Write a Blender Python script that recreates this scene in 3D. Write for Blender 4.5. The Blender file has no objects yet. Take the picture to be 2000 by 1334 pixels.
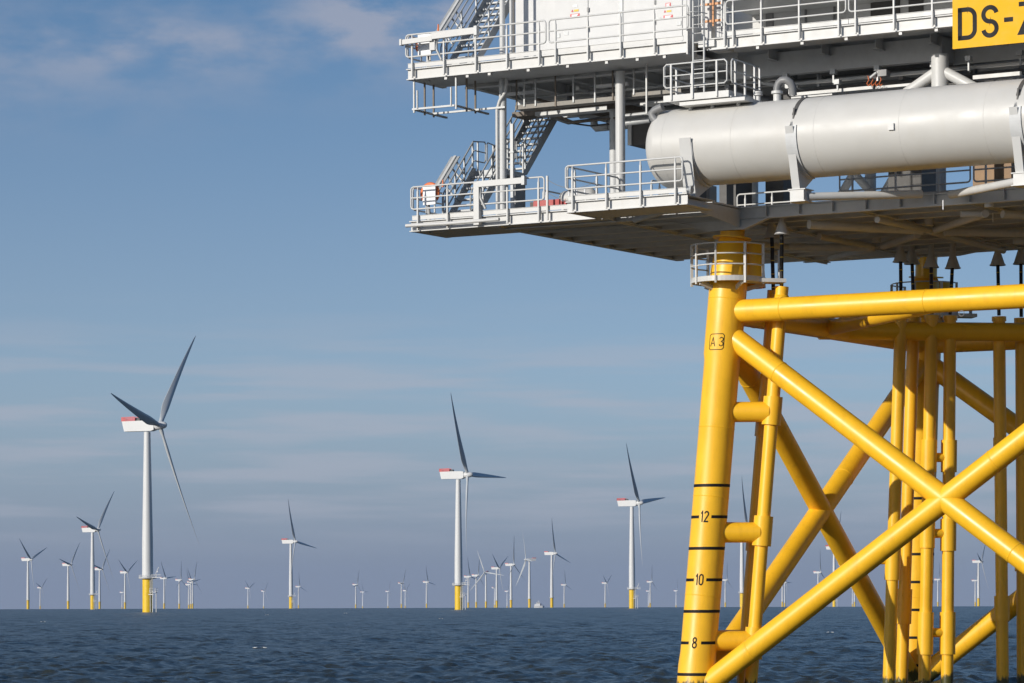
import bpy, math, random
import numpy as np
from mathutils import Vector, Matrix
random.seed(7); RNG = np.random.default_rng(11)
S = bpy.context.scene
COL = S.collection
R = math.radians

# ------------------------------------------------------------------ camera
F, HY, RHO, ZC = 6550.0, 1181.0, 0.003, 2.5      # focal length and horizon row in 2000 px units, roll, eye height
cam_d = bpy.data.cameras.new('camera')
cam = bpy.data.objects.new('camera', cam_d); COL.objects.link(cam)
cam.location = (0, 0, ZC)
cam.rotation_euler = (Matrix.Rotation(R(90), 3, 'X') @ Matrix.Rotation(-RHO, 3, 'Z')).to_euler()
cam_d.sensor_width = 36.0
cam_d.lens = 36.0 * F / 2000.0
cam_d.shift_y = (HY - 667.0) / 2000.0
cam_d.clip_start = 1.0; cam_d.clip_end = 80000.0
S.camera = cam

# ------------------------------------------------------------------ sky, sun, exposure
SUN_AZ, SUN_EL = 51.0, 18.0                      # sun behind the camera, to the left
sd = Vector((-math.sin(R(SUN_AZ)) * math.cos(R(SUN_EL)), -math.cos(R(SUN_AZ)) * math.cos(R(SUN_EL)), math.sin(R(SUN_EL))))
sl = bpy.data.lights.new('sun', 'SUN'); sl.energy = 3.75; sl.angle = R(0.5); sl.color = (1.0, 0.95, 0.87)
so = bpy.data.objects.new('sun', sl); COL.objects.link(so)
so.rotation_euler = sd.to_track_quat('Z', 'Y').to_euler(); so.location = (-60, -40, 80)

W_ = bpy.data.worlds.new('World'); S.world = W_; W_.use_nodes = True
nt = W_.node_tree; nt.nodes.clear()
def N(t, tree=None, **kw):
    n = (tree or nt).nodes.new(t)
    for k, v in kw.items():
        if k.startswith('i_'):
            key = k[2:]; key = int(key) if key.isdigit() else key
            n.inputs[key].default_value = v
        else: setattr(n, k, v)
    return n
def L(a, b, tree=None): (tree or nt).links.new(a, b)
def M_(op, a, b=None, c=None, tree=None):
    n = N('ShaderNodeMath', tree, operation=op)
    for i, v in enumerate((a, b, c)):
        if v is None: continue
        if isinstance(v, (int, float)): n.inputs[i].default_value = v
        else: L(v, n.inputs[i], tree)
    return n.outputs[0]
out = N('ShaderNodeOutputWorld'); bg = N('ShaderNodeBackground', i_1=0.111)
tc = N('ShaderNodeTexCoord')
sky = N('ShaderNodeTexSky', sky_type='NISHITA', sun_disc=False, sun_elevation=R(SUN_EL), sun_rotation=R(180 + SUN_AZ),
        altitude=0.0, air_density=1.0, dust_density=1.0, ozone_density=3.0)
sep = N('ShaderNodeSeparateXYZ'); L(tc.outputs['Generated'], sep.inputs[0])
zc = M_('MAXIMUM', sep.outputs[2], 0.0)
zz = M_('MULTIPLY_ADD', zc, 1.6, 0.035)          # the clean blue sits a little lower than a standard atmosphere gives
cmb = N('ShaderNodeCombineXYZ'); L(sep.outputs[0], cmb.inputs[0]); L(sep.outputs[1], cmb.inputs[1]); L(zz, cmb.inputs[2])
vn = N('ShaderNodeVectorMath', operation='NORMALIZE'); L(cmb.outputs[0], vn.inputs[0]); L(vn.outputs[0], sky.inputs[0])
hsv = N('ShaderNodeHueSaturation', i_Saturation=1.15, i_Value=1.0); L(sky.outputs[0], hsv.inputs['Color'])
# thin cloud: long flat streaks low down, soft puffs higher up
def cloud(scale, lo, hi, detail, rough, off):
    mp = N('ShaderNodeMapping'); mp.inputs['Scale'].default_value = scale; mp.inputs['Location'].default_value = off
    L(tc.outputs['Generated'], mp.inputs[0])
    no = N('ShaderNodeTexNoise', i_Scale=1.0, i_Detail=detail, i_Roughness=rough); L(mp.outputs[0], no.inputs['Vector'])
    mr = N('ShaderNodeMapRange', interpolation_type='SMOOTHSTEP', i_1=lo, i_2=hi); L(no.outputs[0], mr.inputs[0])
    return mr.outputs[0]
def bump01(a, b, c, d):                          # elevation window a..b fades in, c..d fades out
    m1 = N('ShaderNodeMapRange', interpolation_type='SMOOTHSTEP', i_1=a, i_2=b); L(sep.outputs[2], m1.inputs[0])
    m2 = N('ShaderNodeMapRange', interpolation_type='SMOOTHSTEP', i_1=c, i_2=d, i_3=1.0, i_4=0.0); L(sep.outputs[2], m2.inputs[0])
    return M_('MULTIPLY', m1.outputs[0], m2.outputs[0])
def spot(u, v, ru, rv):                          # a cloud bank about one bearing
    d = Vector((u, 1, v)).normalized()
    a = M_('DIVIDE', M_('SUBTRACT', sep.outputs[0], d.x), ru); b = M_('DIVIDE', M_('SUBTRACT', sep.outputs[2], d.z), rv)
    r2 = M_('ADD', M_('MULTIPLY', a, a), M_('MULTIPLY', b, b))
    return M_('POWER', 2.718, M_('MULTIPLY', r2, -1.0))
streak = M_('MULTIPLY', cloud((13, 13, 170), 0.40, 0.66, 5, 0.5, (3.1, 0, 1.7)), bump01(0.012, 0.035, 0.06, 0.095))
puff_n = cloud((34, 34, 85), 0.33, 0.68, 7, 0.55, (7.3, 2.2, 4.0))
front = N('ShaderNodeMapRange', interpolation_type='SMOOTHSTEP', i_1=0.0, i_2=0.3); L(sep.outputs[1], front.inputs[0])
spots = M_('ADD', M_('ADD', M_('MULTIPLY', spot(-.140, .163, .06, .016), .95), spot(-.095, .168, .035, .010)), M_('MULTIPLY', spot(-.036, .176, .026, .015), 2.6))
puff = M_('MULTIPLY', M_('MULTIPLY', puff_n, spots), front.outputs[0])
cl = M_('MINIMUM', M_('MULTIPLY', puff, 0.50), 0.8); sk_ = M_('MULTIPLY', streak, 0.55)
# a thin high veil, and the grey-blue bank of distant air lying on the horizon
def ramp(a, b, fa, fb):
    r_ = N('ShaderNodeMapRange', interpolation_type='SMOOTHSTEP', i_1=a, i_2=b, i_3=fa, i_4=fb); L(sep.outputs[2], r_.inputs[0]); return r_.outputs[0]
veil = N('ShaderNodeMixRGB', i_2=(4.25, 4.2, 4.75, 1)); L(ramp(.05, .22, .28, .0), veil.inputs[0]); L(hsv.outputs[0], veil.inputs[1])
bank = N('ShaderNodeMixRGB', i_2=(2.05, 2.5, 3.55, 1)); L(ramp(.002, .078, .92, .0), bank.inputs[0]); L(veil.outputs[0], bank.inputs[1])
mix = N('ShaderNodeMixRGB', i_2=(3.15, 3.45, 4.35, 1)); L(cl, mix.inputs[0])
band = N('ShaderNodeMixRGB', i_2=(3.75, 4.0, 4.75, 1)); L(sk_, band.inputs[0]); L(bank.outputs[0], band.inputs[1]); L(band.outputs[0], mix.inputs[1])
L(mix.outputs[0], bg.inputs[0]); L(bg.outputs[0], out.inputs[0])
S.view_settings.view_transform = 'Standard'; S.view_settings.look = 'None'
S.view_settings.exposure = 0.0; S.view_settings.gamma = 1.0; S.view_settings.use_curve_mapping = False
S.cycles.max_bounces = 6; S.cycles.volume_bounces = 0
S.cycles.use_adaptive_sampling = True

# ------------------------------------------------------------------ bearings: the platform's own axes
TH = R(31.0)
E1 = np.array([math.cos(TH), -math.sin(TH), 0]); E2 = np.array([math.sin(TH), math.cos(TH), 0]); EZ = np.array([0, 0, 1.0])
CAM = np.array([0, 0, ZC])
def ray(x, y):
    u = x - 1000; v = HY - y; d = 1 + RHO ** 2
    return np.array([(u + RHO * v) / d / F, 1.0, (v - RHO * u) / d / F])
OO = CAM + ray(1375.5, 1134) * (F / 61.3); OO[2] = 0
def W(a, b, z): return OO + a * E1 + b * E2 + np.array([0, 0, z])
def ab(p): q = p - OO; return (float(q @ E1), float(q @ E2), float(p[2]))
def PA(x, y, a): r = ray(x, y); return ab(CAM + r * ((a - (CAM - OO) @ E1) / (r @ E1)))
def PB(x, y, b): r = ray(x, y); return ab(CAM + r * ((b - (CAM - OO) @ E2) / (r @ E2)))
def PZ(x, y, z): r = ray(x, y); return ab(CAM + r * ((z - ZC) / r[2]))

# ------------------------------------------------------------------ materials
def mat(name, color, rough=0.5, metal=0.0, var=0.08, scale=3.0, bump=0.0, bscale=20.0, dirt=None, spec=0.5, dirt_amt=0.35, streak=False):
    m = bpy.data.materials.new(name); m.use_nodes = True; t = m.node_tree
    p = t.nodes['Principled BSDF']; p.inputs['Roughness'].default_value = rough; p.inputs['Metallic'].default_value = metal
    p.inputs['Specular IOR Level'].default_value = spec
    g = N('ShaderNodeNewGeometry', t)
    no = N('ShaderNodeTexNoise', t, i_Scale=scale, i_Detail=5.0, i_Roughness=0.6); L(g.outputs['Position'], no.inputs['Vector'], t)
    mr = N('ShaderNodeMapRange', t, i_1=0.3, i_2=0.7, i_3=1 - var, i_4=1 + var); L(no.outputs[0], mr.inputs[0], t)
    mx = N('ShaderNodeMixRGB', t, blend_type='MULTIPLY', i_0=1.0, i_1=(*color, 1)); L(mr.outputs[0], mx.inputs[2], t)
    last = mx.outputs[0]
    if dirt:
        mp = N('ShaderNodeMapping', t); mp.inputs['Scale'].default_value = (2.2, 2.2, 0.35) if streak else (1.1, 1.1, 1.1)
        L(g.outputs['Position'], mp.inputs[0], t)
        n2 = N('ShaderNodeTexNoise', t, i_Scale=1.6, i_Detail=7.0, i_Roughness=0.68); L(mp.outputs[0], n2.inputs['Vector'], t)
        m2 = N('ShaderNodeMapRange', t, i_1=0.52, i_2=0.78, i_3=0.0, i_4=dirt_amt); L(n2.outputs[0], m2.inputs[0], t)
        x2 = N('ShaderNodeMixRGB', t, i_2=(*dirt, 1)); L(m2.outputs[0], x2.inputs[0], t); L(last, x2.inputs[1], t); last = x2.outputs[0]
    L(last, p.inputs['Base Color'], t)
    m3 = N('ShaderNodeMapRange', t, i_1=0.3, i_2=0.7, i_3=max(rough - .08, .03), i_4=rough + .1); L(no.outputs[0], m3.inputs[0], t); L(m3.outputs[0], p.inputs['Roughness'], t)
    if bump:
        n3 = N('ShaderNodeTexNoise', t, i_Scale=bscale, i_Detail=3.0); L(g.outputs['Position'], n3.inputs['Vector'], t)
        bp = N('ShaderNodeBump', t, i_Strength=bump, i_Distance=0.02); L(n3.outputs[0], bp.inputs['Height'], t); L(bp.outputs[0], p.inputs['Normal'], t)
    return m
MAT = {}
MAT['white'] = mat('platform_white_paint', (.60, .595, .575), .42, var=.03, dirt=(.50, .45, .37), dirt_amt=.22, streak=True, bump=.03, bscale=4)
MAT['tank'] = mat('tank_white_paint', (.585, .57, .535), .42, var=.025, scale=1.2, dirt=(.52, .47, .38), dirt_amt=.2, streak=True, bump=.02, bscale=1.5)
MAT['wall'] = mat('module_wall_paint', (.64, .635, .62), .55, var=.02, dirt=(.55, .51, .45), dirt_amt=.15, streak=True)
MAT['grey'] = mat('grey_steel_paint', (.60, .605, .60), .5, var=.06, dirt=(.30, .27, .23), dirt_amt=.22)
MAT['galv'] = mat('galvanised_steel', (.44, .45, .45), .48, metal=.2, var=.1, scale=9, dirt=(.22, .15, .09), dirt_amt=.35)
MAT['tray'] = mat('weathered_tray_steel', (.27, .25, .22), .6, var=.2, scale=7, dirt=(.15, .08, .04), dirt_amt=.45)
MAT['rust_orange'] = mat('pale_orange_paint', (.70, .33, .14), .55, var=.15, scale=8)
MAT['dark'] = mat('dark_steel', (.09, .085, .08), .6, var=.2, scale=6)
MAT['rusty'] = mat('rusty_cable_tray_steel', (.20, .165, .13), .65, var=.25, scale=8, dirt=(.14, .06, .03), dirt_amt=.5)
MAT['pipe'] = mat('grey_pipe_paint', (.22, .22, .22), .45, var=.08)
MAT['black'] = mat('black_rubber', (.012, .011, .011), .55, var=.2)
MAT['mark'] = mat('black_marking_paint', (.012, .012, .013), .6, var=.1, spec=.2)
MAT['red'] = mat('red_paint', (.42, .035, .03), .45, var=.1)
MAT['pink'] = mat('red_railing_paint', (.62, .09, .09), .45, var=.1)
MAT['orange'] = mat('orange_plastic', (.78, .19, .05), .45, var=.1)
MAT['signred'] = mat('warning_sign_red', (.62, .06, .06), .5, var=.05)
MAT['signyel'] = mat('sign_yellow_paint', (.84, .45, .008), .6, var=.02, spec=.25)
MAT['stickyel'] = mat('sticker_yellow', (.75, .5, .05), .5)
MAT['stick'] = mat('sticker_white', (.86, .86, .86), .5, var=.02)
MAT['wood'] = mat('tan_crate_wood', (.34, .22, .13), .7, var=.2)
MAT['turb'] = mat('turbine_white_paint', (.66, .66, .65), .45, var=.02, scale=.2)
MAT['blade'] = mat('turbine_blade_gelcoat', (.50, .52, .53), .4, var=.02, scale=.2)
MAT['tp'] = mat('turbine_base_yellow', (.80, .52, .015), .45, var=.05, scale=.5)
MAT['hull'] = mat('ship_white_paint', (.74, .74, .74), .4, var=.04, scale=.5)
MAT['glass'] = mat('dark_ship_glass', (.03, .04, .05), .1)
MAT['hullblue'] = mat('ship_blue_paint', (.05, .07, .12), .4)
MAT['foam'] = mat('white_foam', (.8, .82, .84), .7)

def yellow_paint():                              # jacket paint: faded patches, fine weeping stains, weed below the splash line
    m = mat('jacket_yellow_paint', (.96, .525, .022), .38, var=.07, scale=.9, dirt=(.50, .24, .02), dirt_amt=.38, streak=True, bump=.025, bscale=2.5)
    t = m.node_tree; p = t.nodes['Principled BSDF']
    src = p.inputs['Base Color'].links[0].from_socket
    g = N('ShaderNodeNewGeometry', t); sp = N('ShaderNodeSeparateXYZ', t); L(g.outputs['Position'], sp.inputs[0], t)
    mp = N('ShaderNodeMapping', t); mp.inputs['Scale'].default_value = (7, 7, 2.0); L(g.outputs['Position'], mp.inputs[0], t)
    no = N('ShaderNodeTexNoise', t, i_Scale=1.0, i_Detail=8.0, i_Roughness=.7); L(mp.outputs[0], no.inputs['Vector'], t)
    n2 = N('ShaderNodeTexNoise', t, i_Scale=.5, i_Detail=2.0); L(g.outputs['Position'], n2.inputs['Vector'], t)
    a = M_('MULTIPLY', no.outputs[0], .85, tree=t); b = M_('MULTIPLY', n2.outputs[0], 1.6, tree=t); c = M_('MULTIPLY', sp.outputs[2], -1.0, tree=t)
    h = M_('ADD', M_('ADD', a, b, tree=t), c, tree=t)
    mr = N('ShaderNodeMapRange', t, interpolation_type='SMOOTHSTEP', i_1=1.14, i_2=1.30); L(h, mr.inputs[0], t)
    cr = N('ShaderNodeMixRGB', t, i_1=(.035, .04, .012, 1), i_2=(.10, .09, .02, 1)); L(no.outputs[0], cr.inputs[0], t)
    mx = N('ShaderNodeMixRGB', t); L(mr.outputs[0], mx.inputs[0], t); L(src, mx.inputs[1], t); L(cr.outputs[0], mx.inputs[2], t)
    L(mx.outputs[0], p.inputs['Base Color'], t)
    return m
MAT['yellow'] = yellow_paint()

# ------------------------------------------------------------------ mesh helpers
class MB:  # collects faces for one object
    def __init__(s): s.v = []; s.f = []; s.s = []
    def add(s, vs, fs, smooth=False):
        o = len(s.v); s.v += [tuple(map(float, p)) for p in vs]
        s.f += [tuple(i + o for i in f) for f in fs]
        s.s += [smooth] * len(fs) if isinstance(smooth, bool) else list(smooth)
        return s
    def hexa(s, p):                              # 8 corners: bottom ring then top ring
        return s.add(p, [(3, 2, 1, 0), (4, 5, 6, 7), (0, 1, 5, 4), (1, 2, 6, 5), (2, 3, 7, 6), (3, 0, 4, 7)])
    def box(s, a0, a1, b0, b1, z0, z1):          # box in platform axes
        return s.hexa([W(a0, b0, z0), W(a1, b0, z0), W(a1, b1, z0), W(a0, b1, z0), W(a0, b0, z1), W(a1, b0, z1), W(a1, b1, z1), W(a0, b1, z1)])
    def wbox(s, x0, x1, y0, y1, z0, z1):
        return s.hexa([(x0, y0, z0), (x1, y0, z0), (x1, y1, z0), (x0, y1, z0), (x0, y0, z1), (x1, y0, z1), (x1, y1, z1), (x0, y1, z1)])
    def bar(s, p0, p1, w, h, up=EZ):             # rectangular bar between two world points
        p0 = np.array(p0, float); p1 = np.array(p1, float); d = p1 - p0; d /= np.linalg.norm(d)
        x = np.cross(d, up); x /= np.linalg.norm(x); y = np.cross(x, d)
        c = [(-w / 2, -h / 2), (w / 2, -h / 2), (w / 2, h / 2), (-w / 2, h / 2)]
        return s.hexa([p0 + x * i + y * j for i, j in c] + [p1 + x * i + y * j for i, j in c])
    def prism(s, poly, vec):
        n = len(poly); poly = [np.array(p, float) for p in poly]; vec = np.array(vec, float)
        fs = [tuple(range(n))[::-1], tuple(range(n, 2 * n))] + [(i, (i + 1) % n, (i + 1) % n + n, i + n) for i in range(n)]
        return s.add(poly + [p + vec for p in poly], fs)
    def rings(s, rings, smooth=True, cap=True, closed=False):
        n = len(rings[0]); vs = [p for r in rings for p in r]; fs = []; k = len(rings)
        for i in range(k if closed else k - 1):
            for j in range(n):
                a = i * n + j; b = i * n + (j + 1) % n; c = ((i + 1) % k) * n + (j + 1) % n; d = ((i + 1) % k) * n + j
                fs.append((a, b, c, d))
        s.add(vs, fs, smooth)
        if cap and not closed: s.add(rings[0], [tuple(range(n))[::-1]]); s.add(rings[-1], [tuple(range(n))])
        return s
    def tube(s, p0, p1, r, r1=None, n=16, cap=True):
        return s.lathe(p0, p1, [(0, r), (1, r if r1 is None else r1)], n, cap)
    def lathe(s, p0, p1, prof, n=20, cap=True, hard=()):     # prof: (fraction along the axis, radius)
        p0 = np.array(p0, float); p1 = np.array(p1, float); d = p1 - p0; ax = d / np.linalg.norm(d)
        u = np.cross(ax, EZ if abs(ax[2]) < .9 else np.array([0, 1.0, 0])); u /= np.linalg.norm(u); v = np.cross(ax, u)
        an = [2 * math.pi * i / n for i in range(n)]
        ring = lambda f, r: [p0 + d * f + (u * math.cos(t) + v * math.sin(t)) * r for t in an]
        seg = [[]]
        for i, q in enumerate(prof):
            seg[-1].append(ring(*q))
            if i in hard: seg.append([ring(*q)])
        for k, g in enumerate(seg):
            if len(g) > 1: s.rings(g, True, False)
        if cap:
            s.add(ring(*prof[0]), [tuple(range(n))[::-1]]); s.add(ring(*prof[-1]), [tuple(range(n))])
        return s
    def path(s, pts, r, n=8, closed=False):      # round bar along a polyline, mitred
        P = [np.array(p, float) for p in pts]; k = len(P); rg = []; prev = None
        for i in range(k):
            a = P[i] - P[i - 1] if (i > 0 or closed) else P[1] - P[0]
            b = P[(i + 1) % k] - P[i] if (i < k - 1 or closed) else P[-1] - P[-2]
            a = a / np.linalg.norm(a); b = b / np.linalg.norm(b); t = a + b; t /= np.linalg.norm(t)
            if prev is None: u = np.cross(t, EZ if abs(t[2]) < .9 else np.array([1.0, 0, 0]))
            else: u = prev - t * (prev @ t)
            u /= np.linalg.norm(u); prev = u; v = np.cross(t, u)
            rg.append([P[i] + (u * math.cos(2 * math.pi * j / n) + v * math.sin(2 * math.pi * j / n)) * r for j in range(n)])
        return s.rings(rg, True, True, closed)
    def build(s, name, m, parent=None, origin=None):
        o3 = np.array(origin if origin is not None else (parent.location if parent is not None and parent.parent is None else (0, 0, 0)), float)
        if parent is not None and parent.parent is not None and origin is None: o3 = np.array(parent.parent.location, float)
        me = bpy.data.meshes.new(name)
        me.from_pydata([tuple(np.array(p) - o3) for p in s.v], [], s.f)
        me.polygons.foreach_set('use_smooth', s.s); me.materials.append(MAT[m] if isinstance(m, str) else m); me.update()
        import bmesh
        bm = bmesh.new(); bm.from_mesh(me); bmesh.ops.recalc_face_normals(bm, faces=bm.faces); bm.to_mesh(me); bm.free()
        o = bpy.data.objects.new(name, me); COL.objects.link(o)
        if parent is not None: o.parent = parent
        else: o.location = tuple(o3)
        return o
def thing(name, label, cat, loc, group=None):
    o = bpy.data.objects.new(name, None); COL.objects.link(o); o.location = tuple(map(float, loc)); o.empty_display_size = .3
    o['label'] = label; o['category'] = cat
    if group: o['group'] = group
    return o
def tag(o, label, cat, group=None):
    o['label'] = label; o['category'] = cat
    if group: o['group'] = group
    return o
def arc(c, r, t0, t1, n): return [(c[0] + r * math.cos(t0 + (t1 - t0) * i / n), c[1] + r * math.sin(t0 + (t1 - t0) * i / n)) for i in range(n + 1)]

# lettering as pen strokes in a unit-high box: list of polylines
def glyph(ch):
    A = lambda cx, cy, r, d0, d1, k=10, ry=None: [(cx + r * math.cos(R(d0 + (d1 - d0) * i / k)), cy + (ry or r) * math.sin(R(d0 + (d1 - d0) * i / k))) for i in range(k + 1)]
    G = {
        'D': (.62, [[(.06, 0), (.06, 1)], [(0, .94)] + [(.32, .94)] + A(.32, .70, .24, 90, 0) + A(.32, .30, .24, 0, -90) + [(0, .06)]]),
        'S': (.56, [A(.28, .72, .22, 10, 270, 16) + A(.28, .28, .22, 90, -170, 16)]),
        '-': (.34, [[(.02, .5), (.32, .5)]]),
        'Z': (.56, [[(0, .94), (.50, .94), (.06, .06), (.56, .06)]]),
        'A': (.56, [[(0, 0), (.28, 1), (.56, 0)], [(.1, .34), (.46, .34)]]),
        '3': (.52, [A(.25, .75, .21, 160, -80, 14) + A(.25, .26, .23, 85, -165, 14)]),
        '1': (.24, [[(0, .78), (.16, 1), (.16, 0)]]),
        '2': (.52, [A(.26, .74, .22, 170, -30, 14) + [(.04, .04), (.5, .04)]]),
        '0': (.50, [A(.25, .72, .21, 180, 0, 10, .25) + A(.25, .28, .21, 0, -180, 10, .25) + [(.04, .72)]]),
        '8': (.52, [A(.26, .75, .19, 0, 360, 18, .21), A(.26, .27, .22, 0, 360, 18, .24)]),
    }
    return G[ch]
def ribbon(mb, pts, w, fn):                      # flat pen stroke; fn maps (u, v) onto a surface
    P = []
    for i in range(len(pts) - 1):                # subdivide so strokes follow curved plate
        for k in range(4): P.append((pts[i][0] + (pts[i + 1][0] - pts[i][0]) * k / 4, pts[i][1] + (pts[i + 1][1] - pts[i][1]) * k / 4))
    P.append(pts[-1]); P = [np.array(p) for p in P]; lo = []; hi = []
    for i, p in enumerate(P):
        a = P[i] - P[i - 1] if i else P[1] - P[0]; b = P[i + 1] - p if i < len(P) - 1 else P[-1] - P[-2]
        a = a / (np.linalg.norm(a) + 1e-9); b = b / (np.linalg.norm(b) + 1e-9); t = a + b; t /= np.linalg.norm(t) + 1e-9
        m = np.array([-t[1], t[0]]); k = 1 / max(.5, m @ np.array([-a[1], a[0]]))
        lo.append(fn(*(p - m * w / 2 * k))); hi.append(fn(*(p + m * w / 2 * k)))
    n = len(P); mb.add(lo + hi, [(i, i + 1, n + i + 1, n + i) for i in range(n - 1)])
def text(mb, s, h, pen, fn, gap=.2, x0=0.0):
    x = x0
    for ch in s:
        if ch == ' ': x += .3 * h; continue
        w, st = glyph(ch)
        for pl in st: ribbon(mb, [(x + px_ * h, py_ * h) for px_, py_ in pl], pen, fn)
        x += (w + gap) * h
    return x - gap * h

# ------------------------------------------------------------------ the sea: one curved sheet to the horizon
RE = 7.4e6
def build_sea():
    th = np.concatenate([np.linspace(R(-16), R(16), 900), np.linspace(R(16), R(344), 140)[1:-1]])
    rr = np.concatenate([np.geomspace(3, 55, 70)[:-1], np.geomspace(55, 1400, 1150)[:-1], np.geomspace(1400, 14000, 420)])
    T, Rr = np.meshgrid(th, rr); X = Rr * np.sin(T); Y = Rr * np.cos(T)
    Z = np.zeros_like(X); DX = np.zeros_like(X); DY = np.zeros_like(X)
    dr = np.gradient(rr)[:, None]
    wind = math.atan2(.44, -.9); rng = np.random.default_rng(5)
    nw = 130
    lam = np.geomspace(.55, 18, nw) * rng.uniform(.92, 1.08, nw)
    for l in lam:
        d = wind + rng.normal(0, .75) ; k = 2 * math.pi / l
        amp = .0088 * l ** 0.36 * math.exp(-(l / 12) ** 2)
        fade = np.clip((l / (2.6 * dr)) - .4, 0, 1)
        ph = k * (X * math.cos(d) + Y * math.sin(d)) + rng.uniform(0, 6.283)
        Z += fade * amp * np.sin(ph); c = fade * amp * .75 * np.cos(ph)
        DX += c * math.cos(d); DY += c * math.sin(d)
    # gusts: rougher and calmer patches
    Z0 = -(X ** 2 + Y ** 2) / (2 * RE) - .38
    co = np.stack([X + DX, Y + DY, Z0 + Z], -1).reshape(-1, 3).astype(np.float32)
    nr, nt_ = X.shape
    i, j = np.meshgrid(np.arange(nr - 1), np.arange(nt_), indexing='ij'); j2 = (j + 1) % nt_
    q = np.stack([i * nt_ + j, i * nt_ + j2, (i + 1) * nt_ + j2, (i + 1) * nt_ + j], -1).reshape(-1, 4)
    q = q[:, ::-1]
    me = bpy.data.meshes.new('sea'); nf = len(q)
    me.vertices.add(len(co)); me.vertices.foreach_set('co', co.ravel())
    me.loops.add(nf * 4); me.loops.foreach_set('vertex_index', q.ravel().astype(np.int32))
    me.polygons.add(nf); me.polygons.foreach_set('loop_start', np.arange(0, nf * 4, 4, dtype=np.int32)); me.polygons.foreach_set('use_smooth', np.ones(nf, bool))
    me.update(calc_edges=True); me.validate()
    m = bpy.data.materials.new('sea_water'); m.use_nodes = True; t = m.node_tree; p = t.nodes['Principled BSDF']
    p.inputs['Roughness'].default_value = .27; p.inputs['Specular IOR Level'].default_value = .38; p.inputs['IOR'].default_value = 1.333
    g = N('ShaderNodeNewGeometry', t)
    n1 = N('ShaderNodeTexNoise', t, i_Scale=2.2, i_Detail=6.0, i_Roughness=.6); L(g.outputs['Position'], n1.inputs['Vector'], t)
    n2 = N('ShaderNodeTexNoise', t, i_Scale=.035, i_Detail=3.0, i_Roughness=.55); L(g.outputs['Position'], n2.inputs['Vector'], t)
    acc = g.outputs['Normal']
    for sc_, am_, dt_ in ((5.0, .85, 4.0), (1.3, .85, 5.0), (.25, .60, 4.0), (.05, .30, 3.0)):
        nn = N('ShaderNodeTexNoise', t, i_Scale=sc_, i_Detail=dt_, i_Roughness=.62); L(g.outputs['Position'], nn.inputs['Vector'], t)
        sb = N('ShaderNodeVectorMath', t, operation='SUBTRACT'); L(nn.outputs['Color'], sb.inputs[0], t); sb.inputs[1].default_value = (.5, .5, .5)
        ml = N('ShaderNodeVectorMath', t, operation='MULTIPLY'); L(sb.outputs[0], ml.inputs[0], t); ml.inputs[1].default_value = (am_, am_, 0)
        ad = N('ShaderNodeVectorMath', t, operation='ADD'); L(acc, ad.inputs[0], t); L(ml.outputs[0], ad.inputs[1], t); acc = ad.outputs[0]
    nz = N('ShaderNodeVectorMath', t, operation='NORMALIZE'); L(acc, nz.inputs[0], t); L(nz.outputs[0], p.inputs['Normal'], t)
    mx = N('ShaderNodeMixRGB', t, i_1=(.032, .035, .028, 1), i_2=(.046, .050, .036, 1)); L(n2.outputs[0], mx.inputs[0], t)
    L(mx.outputs[0], p.inputs['Base Color'], t)
    me.materials.append(m)
    o = bpy.data.objects.new('sea', me); COL.objects.link(o); o['kind'] = 'structure'
    return o
build_sea()

def whitecap(x, y, w, label):
    Y = (ZC + .10) * F / (y - HY); p = CAM + ray(x, y) * Y; m = MB(); rg = []
    for k in range(13):
        t = k / 12 - .5; h = .055 * (1 - (2 * t) ** 2) * w ** .5 * random.uniform(.6, 1.2) + .01
        c = p + np.array([t * w, .25 * math.sin(7 * t), -.10]); rg.append([c + np.array([0, -.12 * (h + .2), 0]), c + np.array([0, -.05, h]), c + np.array([0, .1, h * .9]), c + np.array([0, .3, -.05])])
    m.rings(rg, True, True); tag(m.build('whitecap', 'foam', None, p), label, 'wave crest', 'small breaking wave crests')
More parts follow.
